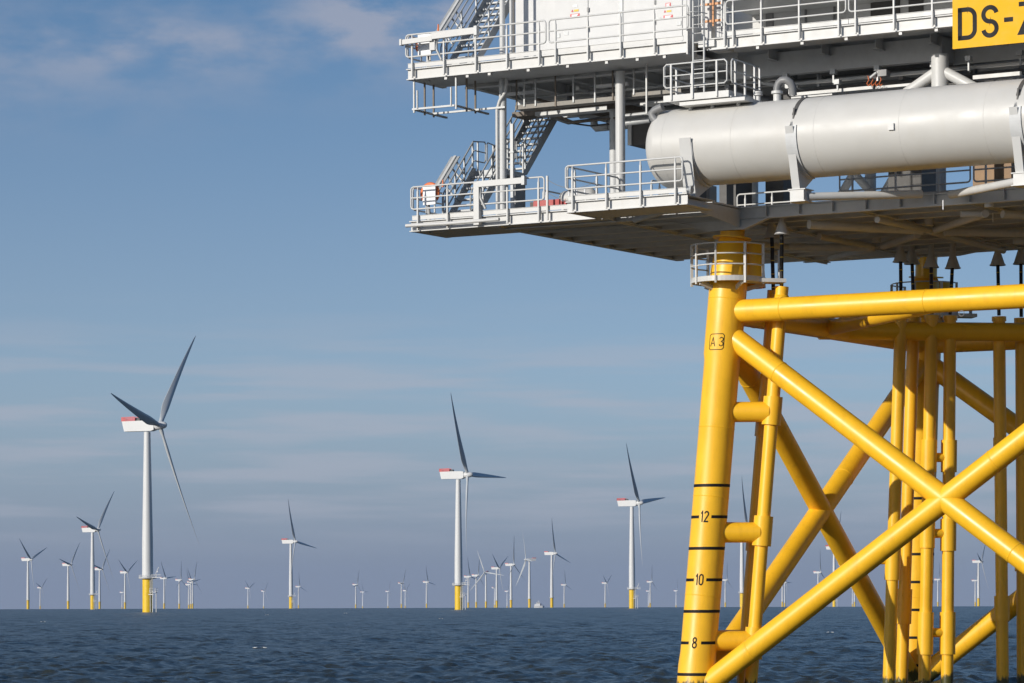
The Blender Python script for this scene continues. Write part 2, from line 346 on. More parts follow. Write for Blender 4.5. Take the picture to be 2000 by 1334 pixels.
# ------------------------------------------------------------------ yellow jacket foundation
LB = 16.5                                        # leg spacing at z = 3.27
def leg_pt(z, ca, cb): k = .0625 * (z - 3.27); return W((LB - k if ca else k), (LB - k if cb else k), z)
JK = thing('jacket_foundation', 'yellow tubular steel jacket standing in the sea under the white substation deck', 'jacket', W(LB / 2, LB / 2, 0))
def leg_frame(z, ca, cb): return leg_pt(z, ca, cb)
def leg_radius(z): return .605 if (z > 10.35 or z < .75) else .572
def make_leg(ca, cb, marks, plate=False):
    z0, z1 = -5.0, 14.2
    prof = [(-5, .605), (.55, .605), (.95, .572), (10.25, .572), (10.45, .605), (13.0, .605), (13.35, .58), (14.12, .43), (14.14, .40), (14.15, .40)]
    m = MB(); m.lathe(leg_pt(z0, ca, cb), leg_pt(z1, ca, cb), [((z - z0) / (z1 - z0), r) for z, r in prof], 48)
    leg = m.build('leg', 'yellow', JK)
    for zw in (12.2, 8.1, 5.9, 2.75):
        m = MB(); rw = leg_radius(zw); m.lathe(leg_pt(zw, ca, cb), leg_pt(zw + .03, ca, cb), [(0, rw), (.3, rw + .01), (.7, rw + .01), (1, rw)], 48); m.build('weld_seam', 'yellow', leg)
    c = leg_pt(14.15, ca, cb)
    m = MB(); m.lathe(leg_pt(14.15, ca, cb), leg_pt(14.2, ca, cb), [(0, .62), (1, .62)], 40); m.build('flange', 'yellow', leg)
    m = MB(); m.tube(leg_pt(14.2, ca, cb), leg_pt(14.95, ca, cb), .39, n=36); m.build('pile_stub', 'yellow', leg)
    m = MB(); q = c + np.array([.62, .62, 0]); m.lathe(q + EZ * -1.5, q + EZ * -.12, [(0, .50), (.9, .42), (1, .38)], 32); m.build('pile_sleeve', 'yellow', leg)
    if marks:
        for zz_, num in [(6.27, None), (5.27, '12'), (4.27, None), (3.27, '10'), (2.27, None), (1.27, '8'), (.27, None)]:
            m = MB(); r = leg_radius(zz_) + .005
            def fn(u, v, zz_=zz_, r=r):
                ax = leg_pt(zz_ + v, ca, cb); t = u / r
                return ax + r * np.array([math.sin(t), -math.cos(t), 0])
            if num and marks != 2:
                x0, x1 = (-.385, .03)
                wd = -.29 if len(num) == 2 else -.235
                for (ua, ub) in ((-1.6, x0), (x1, 1.6)): 
                    k = 24; ribbon(m, [(ua + (ub - ua) * i / k, 0) for i in range(k + 1)], .095, fn)
                text(m, num, .34, .05, lambda u, v: fn(u * .82 + wd - .02, v - .165), gap=.14)
            else: ribbon(m, [(-1.62 + 3.24 * i / 48, 0) for i in range(49)], .095, fn)
            m.build('depth_mark', 'mark', leg)
    if plate:
        m = MB(); zc_ = 10.83; r = .612
        def fn(u, v):
            ax = leg_pt(zc_ + v, ca, cb); t = u / r
            return ax + r * np.array([math.sin(t), -math.cos(t), 0])
        u0, u1, h = -.53, -.03, .25
        rect = [(u0 + .05, -h), (u1 - .05, -h), (u1, -h + .05), (u1, h - .05), (u1 - .05, h), (u0 + .05, h), (u0, h - .05), (u0, -h + .05), (u0 + .05, -h)]
        ribbon(m, rect, .022, fn); text(m, 'A 3', .29, .026, lambda u, v: fn(u * .95 - .475, v - .145), gap=.2)
        m.build('leg_plate', 'mark', leg)
    return leg
LEGS = {(0, 0): make_leg(0, 0, True, True), (0, 1): make_leg(0, 1, 2), (1, 0): make_leg(1, 0, False), (1, 1): make_leg(1, 1, False)}
def brace(p0, p1, r, ring=None):
    m = MB(); m.tube(p0, p1, r, n=36)
    o = m.build('brace', 'yellow', JK)
    if ring:                                     # weld seams
        for f in ring:
            d = np.array(p1) - np.array(p0); w = MB(); w.lathe(np.array(p0) + d * f, np.array(p0) + d * (f + .0025), [(0, r), (.3, r + .012), (.7, r + .012), (1, r)], 36); w.build('weld_seam', 'yellow', o)
    return o
RB, RH = .36, .37
for (s0, s1) in (((0, 0), (1, 0)), ((0, 0), (0, 1)), ((0, 1), (1, 1)), ((1, 0), (1, 1))):
    brace(leg_pt(11.82, *s0), leg_pt(11.82, *s1), RH, [.13, .45, .87] if s0 == (0, 0) else None)
    ring = [.12, .62] if s0 == (0, 0) else None
    brace(leg_pt(11.22, *s0), leg_pt(-.36, *s1), RB, ring)
    brace(leg_pt(-.36, *s0), leg_pt(11.22, *s1), RB, ring)
    brace(leg_pt(-3.0, *s0), leg_pt(-3.0, *s1), RB)
# plan bracing and tube guide beams at the top frame
def pzb(x0, y0, x1, y1, z, r):
    m = MB(); m.tube(W(*PZ(x0, y0, z)), W(*PZ(x1, y1, z)), r, n=32); return m.build('plan_brace', 'yellow', JK)
pzb(1600, 645, 2120, 650, 11.82, .32)
m = MB(); m.tube(W(7.9, .9, 11.80), W(.9, 7.6, 11.80), .26, n=32); m.build('plan_brace', 'yellow', JK)
m = MB(); m.tube(W(15.2, 8.0, 11.82), W(8.2, 15.6, 11.82), .30, n=32); m.build('plan_brace', 'yellow', JK)

def jtube(x0, y0, x1, y1, Y, r, z_top, sleeves, dark_from=None):
    """a cable tube leaning like the legs; x0,y0 / x1,y1 give two points of its axis at depth Y"""
    p0 = CAM + ray(x0, y0) * Y; p1 = CAM + ray(x1, y1) * (Y + .12); d = (p1 - p0) / (p1 - p0)[2]
    at_z = lambda z: p0 + d * (z - p0[2])
    m = MB(); m.tube(at_z(z_top), at_z(-4), r, n=24); o = m.build('cable_tube', 'yellow', JK)
    for (za, zb, k) in sleeves:
        w = MB(); w.tube(at_z(za), at_z(zb), r * k, n=24); w.build('sleeve', 'yellow', o)
    return at_z, o
Yl = F / 61.3
jt, _ = jtube(1521, 640, 1471, 1270, Yl - .05, .215, 12.6, [(9.1, 8.2, 1.42), (5.3, 4.35, 1.42), (1.75, .75, 1.4)])
jt2, _ = jtube(1506, 640, 1456, 1270, Yl + 1.25, .215, 12.6, [(8.6, 7.9, 1.2), (4.9, 4.2, 1.2)])
for zc_ in (8.62, 4.78, 1.32):
    m = MB(); p_ = jt(zc_); q_ = leg_pt(zc_, 0, 0); m.tube(q_, p_ + (q_ - p_) * .05, .325, n=32); m.build('standoff', 'yellow', JK)
    m = MB(); m.tube(leg_pt(zc_ + .05, 0, 0) + np.array([0, .1, 0]), jt2(zc_ + .05) - np.array([.08, 0, 0]), .30, n=32); m.build('standoff', 'yellow', JK)
TUBES = [  # x at y=700, x at y=1300, depth, sleeve heights
    (1757, 1737, 114.6, [(4.4, 3.3, 1.25)]), (1782, 1762, 115.6, [(3.0, 1.8, 1.25)]),
    (1818, 1806, 114.8, [(8.1, 7.0, 1.3), (5.6, 4.4, 1.25), (2.2, .75, 1.3)]), (1855, 1850, 115.0, [(8.1, 7.0, 1.3), (5.4, 4.3, 1.3), (2.2, .75, 1.3)]),
    (1952, 1958, 115.4, [(8.2, 7.2, 1.15), (2.75, 1.9, 1.25)]), (1995, 1998, 116.0, [(4.6, 3.6, 1.25)])]
TT = []
for (xa, xb, Y, sl_) in TUBES:
    f, o = jtube(xa, 700, xb, 1300, Y, .213, 12.35, sl_); TT.append(f)
    m = MB(); m.tube(f(12.2), f(12.36), .25, n=24); m.build('top_collar', 'yellow', o)
for z_ in (7.5, 4.9, 1.5):
    m = MB(); m.tube(TT[2](z_), TT[3](z_), .16, n=20); m.build('tube_tie', 'yellow', JK)
m = MB(); m.tube(TT[0](4.0), TT[0](4.0) + np.array([-.75, .1, .0]), .16, n=20); m.build('tube_tie', 'yellow', JK)
for f in (jt, jt2):
    m = MB(); m.tube(f(12.1), f(12.42), .14, n=24); m.build('top_collar', 'yellow', JK)
m = MB(); m.lathe(f(12.2) * 0 + jt(12.15), jt(12.5), [(0, .24), (.5, .24), (.52, .15), (1, .15)], 24); m.build('top_collar', 'yellow', JK)

# ------------------------------------------------------------------ leg access platforms (white ring walkways)
def ring_walk(ca, cb, label, zf):
    c = leg_pt(zf, ca, cb); t = thing('access_platform', label, 'platform', c, 'ring walkways round the leg tops')
    r0 = 1.19; ang = [R(-90 + d) for d in (-150, -105, -62, -24, 22, 62, 105)]   # measured about straight towards the camera
    p = lambda a, r, z: c + np.array([math.cos(a) * r, math.sin(a) * r, z])
    m = MB(); fine = [R(-90 + d) for d in np.linspace(-165, 112, 40)]
    m.rings([[p(a, r0, -.10), p(a, r0, .06), p(a, r0 - .03, .06), p(a, r0 - .03, 0), p(a, .62, 0), p(a, .62, -.04), p(a, r0 - .2, -.10)] for a in fine], False, True)
    m.build('deck', 'white', t)
    for a in (-140, -60, 20, 95):
        m = MB(); a = R(-90 + a); m.bar(p(a, .58, -.28), p(a, r0 - .1, -.12), .05, .14); m.build('bracket', 'white', t)
    m = MB()
    for h in (1.1, .76, .42): m.path([p(a, r0, h) for a in [R(-90 + d) for d in np.linspace(-150, 66, 28)]], .024, 8)
    m.build('rail', 'white', t)
    for a in ang[:-1]:
        m = MB(); m.bar(p(a, r0 + .01, -.17), p(a, r0 + .01, 1.12), .05, .085, up=np.array([math.cos(a + .5), math.sin(a + .5), .01])); m.build('post', 'white', t)
    m = MB(); a = R(-90 + 82); m.bar(p(R(-40), .7, -.05), p(R(-8), 1.75, -.06), .7, .12); m.build('step_plate', 'grey', t)
    m = MB(); m.path([p(R(-8), 1.62, 0), p(R(-8), 1.62, .95)], .06, 10); m.build('lamp_post', 'galv', t)
    return t
ring_walk(0, 0, 'white ring walkway with railing round the near leg marked A 3', 12.83)
ring_walk(0, 1, 'ring walkway with railing round the far leg behind the top brace', 12.83)

# ------------------------------------------------------------------ substation topside
ZL, ZLF = 14.77, 15.12       # lower deck: underside of edge beam, floor
ZU, ZUF = 19.77, 20.13       # upper deck
BF = -1.85                   # front edge line
TS = thing('substation_topside', 'two storey grey and white steel substation deck carried on the yellow jacket', 'substation', W(5, 6, ZL))
def edge_beam(a0, a1, b, z0, zf, mat_='white', parent=TS):     # I-beam fascia along the front
    m = MB()
    m.box(a0, a1, b, b + .03, z0 + .03, zf - .03)
    m.box(a0 - .02, a1 + .02, b - .07, b + .16, z0, z0 + .03)
    m.box(a0 - .02, a1 + .02, b - .09, b + .16, zf - .03, zf)
    return m.build('edge_beam', mat_, parent)
def side_beam(a, b0, b1, z0, zf, mat_='white'):
    m = MB(); m.box(a - .015, a + .015, b0, b1, z0 + .03, zf - .03); m.box(a - .09, a + .09, b0, b1, z0, z0 + .028); m.box(a - .09, a + .09, b0, b1, zf - .028, zf)
    return m.build('edge_beam', mat_, TS)
a_l0 = PB(803, 453, BF)[0]; a_l1 = PB(1161, 428, BF)[0]
a_b0 = PB(1108, 415, -3.7)[0]; a_b1 = PB(1343, 400, -3.7)[0]
# lower deck ---------------------------------------------------------
edge_beam(a_l0, a_b0 + .02, BF, ZL, ZLF); side_beam(a_l0 + .1, BF + .17, .30, ZL, ZLF)
edge_beam(a_b0, a_b1, -3.7, ZL, ZLF); side_beam(a_b0 + .1, -3.53, BF + .05, ZL, ZLF)
m = MB(); m.box(a_l0 + .2, -6.75, BF + .17, .3, ZLF - .06, ZLF - .035); m.box(a_b0 + .2, a_b1 - .02, -3.53, BF + .03, ZLF - .06, ZLF - .035); m.build('walkway_floor', 'grey', TS)
m = MB(); m.box(a_l0 + .2, -6.72, BF + .17, .28, ZL + .005, ZL + .03); m.box(a_b0 + .2, a_b1 - .02, -3.53, BF + .0, ZL + .01, ZL + .035); m.box(-6.68, a_b0 + .2, BF + .17, .0, ZL + .005, ZL + .03); m.build('soffit', 'grey', TS)
m = MB(); m.path([W(*PB(793, 441, -2.12)), W(*PB(880, 436, -2.12)), W(*PB(975, 428, -2.12))], .06, 12); m.build('fender_bar', 'white', TS)
m = MB(); m.prism([W(-6.7, BF + .18, ZLF - .07), W(1.2, BF + .18, ZLF - .07), W(1.2, .22, ZLF - .07), W(21, .22, ZLF - .07), W(21, 14.6, ZLF - .07), W(-3.6, 14.6, ZLF - .07), W(-6.7, 11.0, ZLF - .07)], (0, 0, .05)); m.build('lower_deck_plate', 'grey', TS)
# joists under the lower deck
for k in range(11):
    b = -1.1 + 1.42 * k; m = MB(); a0 = -6.65 if b < 11 else -6.65 + (b - 11) * .95; a9 = 1.0 if b < .3 else 20
    m.box(a0, a9, b - .015, b + .015, ZLF - .38, ZLF - .075); m.box(a0, a9, b - .1, b + .1, ZLF - .405, ZLF - .38)
    m.build('joist', 'grey', TS)
for a in (-6.7, -2.6, 1.0, 5.2, 9.0, 13.0):
    m = MB(); b1 = 11.0 if a < -6 else 14.5; z0 = ZL - .02
    m.box(a - .02, a + .02, (.34 if a > 1.1 else -1.0) if a > -6 else BF + .2, b1, z0 + .03, ZLF - .42 if a != -6.7 else ZLF - .08); m.box(a - .15, a + .15, (.34 if a > 1.1 else -1.0) if a > -6 else BF + .2, b1, z0, z0 + .03)
    m.build('cross_girder', 'grey', TS)
# front girder of the lower deck with haunches over the leg
def girder(b, pts, mat_='grey', fl=.22, th=.03):  # pts: (a, z_bottom); top at the floor
    m = MB(); top = ZLF - .03
    poly = [W(a, b, z) for a, z in pts] + [W(pts[-1][0], b, top), W(pts[0][0], b, top)]
    m.prism(poly, E2 * th)
    for (a0, z0), (a1, z1) in zip(pts[:-1], pts[1:]):
        m.prism([W(a0, b - fl / 2, z0 - .03), W(a1, b - fl / 2, z1 - .03), W(a1, b + fl / 2, z1 - .03), W(a0, b + fl / 2, z0 - .03)], (0, 0, .03))
    return m.build('front_girder', mat_, TS)
girder(.30, [(-6.6, 14.78), (-1.2, 14.78), (.05, 14.42), (1.35, 14.42), (2.2, 14.72), (6.2, 14.72), (9.5, 14.72), (12, 14.72)])
girder(14.3, [(-3.4, 14.82), (1.0, 14.82), (1.6, 14.74), (2.6, 14.74), (3.2, 14.82), (16, 14.82)])
for a in np.arange(1.0, 12.0, 1.15):             # web stiffeners
    m = MB(); m.box(a - .012, a + .012, .14, .298, 14.76, ZLF - .035); m.build('stiffener', 'grey', TS)
# knuckle brackets from the balcony back to the leg
m = MB(); m.prism([W(1.15, -3.5, ZL + .02), W(1.15, .28, 14.46), W(1.15, .28, ZLF - .1), W(1.15, -3.5, ZLF - .1)], E1 * .03); m.build('gusset', 'grey', TS)
m = MB(); m.prism([W(-2.6, -3.5, ZL + .04), W(-2.6, .28, 14.7), W(-2.6, .28, ZLF - .1), W(-2.6, -3.5, ZLF - .1)], E1 * .03); m.build('gusset', 'grey', TS)
m = MB(); m.tube(W(*PZ(1240, 430, 14.7)), W(*PZ(1320, 405, 14.9)), .1, n=14); m.build('knee_brace', 'grey', TS)
# tubular plan bracing seen from below
for (x0, y0, x1, y1, r) in [(1650, 416, 1815, 450, .10), (1828, 449, 1925, 417, .12), (1668, 418, 1920, 418, .10), (1560, 437, 1800, 449, .15), (1845, 452, 2060, 456, .14),
                            (1815, 452, 1960, 490, .10), (1706, 484, 1622, 504, .12), (1725, 480, 1792, 458, .13), (1600, 462, 1706, 482, .10), 
                            (1958, 418, 2060, 424, .12), (1540, 482, 1700, 484, .12), (1400, 470, 1540, 482, .10), (1980, 470, 2080, 470, .13)]:
    q0, q1 = PZ(x0, y0, 14.5), PZ(x1, y1, 14.5)
    if q0[1] < 1.0: t_ = (1.0 - q0[1]) / (q1[1] - q0[1]) if q1[1] > 1.2 else 0; q0 = tuple(u + (v - u) * t_ for u, v in zip(q0, q1))
    if q1[1] < 1.0: t_ = (1.0 - q1[1]) / (q0[1] - q1[1]) if q0[1] > 1.2 else 0; q1 = tuple(u + (v - u) * t_ for u, v in zip(q1, q0))
    m = MB(); m.tube(W(*q0), W(*q1), r, n=16); m.build('plan_brace', 'grey', TS)
for (x, y) in ((1815, 450), (1932, 415), (1712, 482)):
    m = MB(); p = W(*PZ(x, y, 14.42)); m.lathe(p + EZ * -.15, p + EZ * .4, [(.55, .15), (1, .15)], 18); m.build('plan_node', 'grey', TS)

# upper deck ---------------------------------------------------------
au0 = PB(797, 157, BF)[0]; au1 = PB(1345, 105, BF)[0]; au2 = PB(1384, 97, BF)[0]; au3 = 19.0
edge_beam(au0, au1, BF, ZU, ZUF); edge_beam(au2, au3, BF, ZU, ZUF); side_beam(au0 + .1, BF + .17, .25, ZU, ZUF)
m = MB(); m.box(au1 - .03, au1 + .02, BF - .1, BF + .5, ZU - .06, ZUF + .42); m.build('end_plate', 'white', TS)
m = MB(); m.box(au0 + .02, au1, BF + .165, .05, ZU + .005, ZU + .03); m.box(au2, 19, BF + .165, .05, ZU + .205, ZU + .23); m.build('soffit', 'grey', TS)
m = MB(); m.box(-8.9, 20, .05, 15.0, ZUF - .05, ZUF - .03); m.box(au0 + .2, 20, BF + .17, .05, ZUF - .05, ZUF - .035); m.build('upper_deck_plate', 'grey', TS)
def gird2(a0, a1, b, z0, fl=.26, mat_='grey'):
    m = MB(); m.box(a0, a1, b, b + .03, z0 + .03, ZUF - .06); m.box(a0, a1, b - fl / 2, b + fl / 2, z0, z0 + .03); return m.build('upper_girder', mat_, TS)
bg_ = .7; zg = PB(1480, 150, bg_)[2]
gird2(-8.9, 1.2, .10, ZU - .12)
ag0 = PB(1400, 150, bg_)[0]; ag1 = PB(1836, 120, bg_)[0]
m = MB(); m.prism([W(ag0, bg_, ZU + .2), W(ag0 + .6, bg_, zg), W(ag1, bg_, zg), W(ag1, bg_, ZU + .2)], E2 * .03); m.prism([W(ag0 + .6, bg_ - .15, zg - .03), W(ag1 + .1, bg_ - .15, zg - .03), W(ag1 + .1, bg_ + .17, zg - .03), W(ag0 + .6, bg_ + .17, zg - .03)], (0, 0, .03)); m.build('upper_girder', 'grey', TS)
m = MB(); m.prism([W(ag1 + .02, bg_, ZU + .2), W(ag1 + .02, bg_, zg), W(ag1 + .02, bg_ + 1, zg), W(ag1 + .02, bg_ + 1, ZU + .2)], E1 * .03); m.build('gusset', 'grey', TS)
gird2(ag1 + .05, 20, bg_ + 1, zg - .05); 
for b in (3.4, 6.6, 9.8, 13.0): gird2(-8.9, 20, b, ZU - .28)
for k in range(16):
    a = -8.85 + 1.85 * k; m = MB(); m.box(a - .015, a + .015, .16, 14.5, ZU - .05, ZUF - .06); m.box(a - .09, a + .09, .16, 14.5, ZU - .08, ZU - .05); m.build('upper_joist', 'grey', TS)
for px_, py_ in ((871, 157), (913, 153), (956, 149), (1032, 142), (1109, 134), (1185, 127), (1245, 122), (1298, 116), (1480, 95), (1567, 87), (1653, 79), (1759, 69), (1829, 62)):
    a = PB(px_, py_, BF)[0]; m = MB(); m.box(a - .05, a + .05, BF - .02, BF + .08, ZU - .095, ZU - .004); m.build('clamp', 'white', TS)
# columns between the decks
def column(a, b, r, z0, z1, mat_='white', n=28):
    m = MB(); m.tube(W(a, b, z0), W(a, b, z1), r, n=n); return m.build('column', mat_, TS)
c1 = PB(982.5, 407, -.35); column(c1[0], c1[1], .125, ZLF - .05, ZU + .02, 'grey')
m = MB(); q = PB(974.5, 408, -.4); m.path([W(q[0], q[1] - .1, ZLF), W(q[0], q[1] - .1, ZU - 1.0), W(q[0] + .1, q[1] - .1, ZU - .72), W(q[0] + .32, q[1] - .1, ZU - .45), W(q[0] + .36, q[1] - .1, ZU - .2), W(q[0] + .36, q[1] - .1, ZU)], .055, 12); m.build('drain_pipe', 'white', TS)
a, b, _ = PB(1211.5, 250, -.3); column(a, b, .157, ZLF - .05, ZU - .1)
a, b, _ = PB(1199, 250, 3.3); column(a, b, .15, ZLF - .05, ZU - .2, 'grey')
a, b, _ = PB(1838, 360, 2.5); column(a, b, .16, ZLF - .05, ZU - .2, 'grey')
for px_, bb in ((1470, 12.5), (1700, 13.5), (1960, 12.0)):
    a, b, _ = PB(px_, 300, bb); column(a, b, .2, ZLF - .05, ZU - .2, 'grey')
for (x0, y0, x1, y1, bb) in ((1640, 385, 1672, 330, 9), (1705, 380, 1660, 330, 9), (1790, 370, 1755, 325, 9), (1722, 385, 1760, 320, 9.6)):
    m = MB(); m.tube(W(*PB(x0, y0, bb)), W(*PB(2 * x1 - x0, 2 * y1 - y0, bb)), .14, n=16); m.build('bracing', 'grey', TS)
# tripod column over the tank
zt = PB(1835, 128, -.1)
tp = W(*PB(1836, 126, -.1)); bt = W(*PB(1837, 178, -.1))
m = MB(); m.tube(tp + EZ * .3, bt - EZ * 2.2, .27, n=30); col3 = m.build('column', 'white', TS)
for (x1, y1) in ((1770, 182), (1908, 174)):
    m = MB(); m.tube(tp - EZ * .15, W(*PB(x1, y1, -.1)), .17, n=24); m.build('column_leg', 'white', TS)
# module walls on the upper deck
bw = .6; aw0 = PB(1007, 90, bw)[0]; aw1 = PB(1347, 60, bw)[0]
m = MB(); m.box(aw0, aw1, bw, 5.6, ZUF - .03, 24.6); wall = m.build('module_wall', 'wall', TS)
def door(x0, x1, ytop, hinge_right):
    a0 = PB(x0, 60, bw)[0]; a1 = PB(x1, 60, bw)[0]; m = MB(); m.box(a0, a1, bw - .03, bw - .004, ZUF + .12, 23.2); d = m.build('door', 'wall', TS)
    for z in (ZUF + .5, ZUF + 1.1, ZUF + 1.75, ZUF + 2.5):
        h = MB(); ah = a1 if hinge_right else a0; h.box(ah - .015, ah + .045, bw - .06, bw - .031, z, z + .14); h.build('hinge', 'pipe', d)
    hd = MB(); ah = a0 + .12 if hinge_right else a1 - .12; hd.box(ah - .07, ah + .09, bw - .055, bw - .031, ZUF + 1.0, ZUF + 1.14); hd.build('handle', 'galv', d)
    return d
door(1084, 1149, 0, True); door(1280, 1333, 0, False)
for x0, x1, p_ in ((1209, 1217, 'galv'), (1000, 1006, 'dark')):  # grey trim; the dark strip paints in shade at the wall's left edge
    m = MB(); a0 = PB(x0, 60, bw)[0]; a1 = PB(x1, 60, bw)[0]; m.box(a0, a1, bw - .035, bw - .003, ZUF + .05, 24.5); m.build('wall_trim_or_shade', p_, TS)
for x in (981, 998):
    a, b, _ = PB(x, 60, -.35); m = MB(); m.tube(W(a, b, ZUF - .03), W(a, b, 24.5), .09 if x < 990 else .05, n=20); m.build('column', 'white', TS)
# right hand set-back wall, unseen slab added low over it to keep it in shade
aw2 = PB(1400, 40, 3.2)[0]
m = MB(); m.box(aw1 + .01, 20, 3.2, 3.4, ZUF - .03, 24.6); m.build('module_wall', 'wall', TS)
for (x0, x1, mt) in ((1497, 1511, 'pipe'), (1573, 1576, 'pipe'), (1629, 1632, 'pipe'), (1702, 1758, 'dark'), (1776, 1804, 'dark')):
    m = MB(); m.box(PB(x0, 30, 3.2)[0], PB(x1, 30, 3.2)[0], 3.14, 3.196, ZUF + .2, 24); m.build('wall_panel' if mt == 'dark' else 'wall_trim_or_shade', mt, TS)
m = MB(); m.box(aw1 + .9, 20, -1.6, 3.19, 21.72, 21.9); m.box(aw0 - .2, aw1 + .3, bw - .1, 3.3, 24.62, 24.8); m.build('roof_and_shade_slab', 'grey', TS)
# under-deck services: cable trays, hangers, pipes
def tray(x0, y0, x1, y1, b, h, mt, name='cable_tray', d=.5):
    p0 = PB(x0, y0, b); p1 = PB(x1, y1, b); z = (p0[2] + p1[2]) / 2
    m = MB(); m.box(p0[0], p1[0], b, b + .025, z - h / 2, z + h / 2); m.box(p0[0], p1[0], b + .025, b + d, z - h / 2, z - h / 2 + .02)
    return m.build(name, mt, TS), z
tray(1006, 212, 1202, 190, .0, .14, 'tray'); tray(1222, 187, 1330, 176, .0, .12, 'tray'); tray(1045, 224, 1185, 209, .9, .13, 'white'); tray(1250, 203, 1300, 198, .9, .1, 'white')
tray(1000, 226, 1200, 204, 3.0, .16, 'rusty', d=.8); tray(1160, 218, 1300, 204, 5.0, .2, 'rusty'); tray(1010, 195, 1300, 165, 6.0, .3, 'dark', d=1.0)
for (x, y0, y1) in ((1009, 157, 212), (1024, 150, 208), (1046, 150, 207), (1085, 148, 208), (1120, 148, 200), (1162, 142, 200), (1197, 140, 195), (1238, 136, 185)):
    p = PB(x, y1, -.02); m = MB(); m.bar(W(p[0], p[1], p[2]), W(p[0], p[1], ZU + .1), .035, .05, up=E1); m.build('hanger', 'rusty' if int(x) % 2 else 'galv', TS)
p = PB(1263, 222, -.6); m = MB(); m.bar(W(p[0], p[1], p[2]), W(p[0], p[1], ZU), .05, .05, up=E1); m.build('hanger', 'white', TS)
# loop of pipe bundle hanging at the left
for k, (pts, r, mt, bb) in enumerate([
    ([(1080, 225), (1100, 231), (1120, 239), (1160, 235), (1200, 231), (1260, 222)], .045, 'rusty', 3.2),
    ([(1078, 228), (1098, 236), (1110, 240), (1150, 235), (1195, 228)], .06, 'pipe', 3.4),
    ([(1110, 240), (1155, 246), (1205, 240)], .03, 'dark', 3.4),
    ([(1185, 235), (1187, 253), (1200, 251)], .025, 'pipe', 3.4),
    ([(1220, 227), (1262, 222), (1300, 218)], .075, 'galv', 1.5),
    ([(1220, 241), (1240, 238), (1270, 234)], .10, 'galv', 1.5),
    ([(1225, 200), (1300, 194), (1340, 190)], .09, 'pipe', 2.5)]):
    m = MB(); m.path([W(*PB(x, y, bb)) for x, y in pts], r, 10); m.build('pipe', mt, TS)
# trays and pipes behind the tank on the right
tray(1545, 184, 1705, 171, .5, .10, 'white'); tray(1710, 172, 1810, 161, .5, .08, 'white'); tray(1545, 191, 1625, 184, .2, .05, 'white', d=.1)
tray(1900, 151, 1995, 143, .5, .12, 'white'); tray(1560, 166, 1800, 146, 2.0, .16, 'galv'); tray(1890, 138, 1990, 128, 2.0, .14, 'galv')
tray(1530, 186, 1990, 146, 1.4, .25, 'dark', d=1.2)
for (x, y0, y1) in ((1535, 150, 172), (1628, 142, 162), (1714, 135, 158), (1824, 128, 148), (1892, 116, 138), (1993, 105, 128), (1542, 170, 184), (1636, 162, 176)):
    p = PB(x, y1, .3); q = PB(x, y0, .3); m = MB(); m.bar(W(*p), W(p[0], p[1], q[2]), .05, .05, up=E1); m.box(q[0] - .09, q[0] + .09, .2, .4, q[2] - .05, q[2] + .1); m.build('hanger', 'galv', TS)
m = MB(); m.path([W(*PB(x, y, 1.2)) for x, y in ((1450, 160), (1480, 160), (1510, 165), (1560, 168))], .07, 10); m.build('pipe', 'white', TS)
for x in (1695, 1703, 1711, 1719):                # dangling orange cables
    m = MB(); m.path([W(*PB(x + dx, y, .3)) for dx, y in ((0, 148), (2, 156), (-2, 163), (1, 168), (4, 164))], .015, 6); m.build('loose_cable', 'orange', TS)
m = MB(); p = PB(1725, 143, .3); m.box(p[0] - .15, p[0] + .15, .2, .5, p[2] - .1, p[2] + .1); m.build('junction_box', 'pipe', TS)
m = MB(); m.tube(W(*PB(1700, 152, .2)), W(*PB(1712, 142, .2)), .05, n=12); m.build('floodlight', 'galv', TS)
# runs of service pipe and lamps slung under the upper deck
for (a0, a1, b_, z_, r_, mt) in ((-7.5, 3.5, 1.2, 19.35, .06, 'galv'), (-6.0, 8.5, 1.9, 19.2, .09, 'pipe'), (-8.2, 2.0, 2.6, 19.45, .045, 'white'), (2.5, 12, 1.1, 19.0, .07, 'white'), (1.8, 13, 2.9, 18.8, .12, 'pipe'), (-4.5, 12, 4.4, 19.1, .1, 'galv'), (-7.8, 9, 5.6, 19.3, .07, 'white'), (-8.3, 12, 7.6, 19.2, .14, 'grey')):
    m = MB(); m.path([W(a0, b_, ZU - .02), W(a0, b_, z_ + .12), W(a0 + .12, b_, z_), W(a1 - .12, b_, z_), W(a1, b_, z_ - .12), W(a1, b_, z_ - .5)], r_, 10); m.build('pipe', mt, TS)
for (a_, b0_, b1_, z_, r_, mt) in ((-6.4, .4, 9, 19.15, .05, 'rusty'), (-4.9, .5, 8, 19.4, .07, 'galv'), (-1.2, .6, 9, 19.25, .06, 'white'), (.6, .5, 8, 19.0, .09, 'pipe'), (3.4, 1.5, 9, 19.2, .06, 'galv'), (6.2, 1.5, 9, 18.95, .08, 'white')):
    m = MB(); m.tube(W(a_, b0_, z_), W(a_, b1_, z_), r_, n=10); m.build('pipe', mt, TS)
for (a_, b_) in ((-7.2, .7), (-3.8, .8), (-.6, .7), (-5.4, 3.2), (-2.0, 3.4)):
    m = MB(); m.box(a_ - .6, a_ + .6, b_, b_ + .14, ZU - .36, ZU - .26); lf = m.build('lamp', 'stick', TS)
    m = MB()
    for d_ in (-.4, .4): m.box(a_ + d_ - .02, a_ + d_ + .02, b_ + .05, b_ + .09, ZU - .26, ZU + .02)
    m.build('hanger', 'galv', lf)
for (px_, y0_, y1_, bb) in ((1352, 372, 398, 2.6), (1372, 376, 398, 3.4), (1405, 368, 398, 2.8)):
    p = PB(px_, y1_, bb); q = PB(px_ + 14, y0_, bb); m = MB(); m.box(p[0], q[0], bb, bb + .5, ZLF, q[2] + .25); m.build('equipment_box', 'dark' if px_ != 1372 else 'pipe', TS)
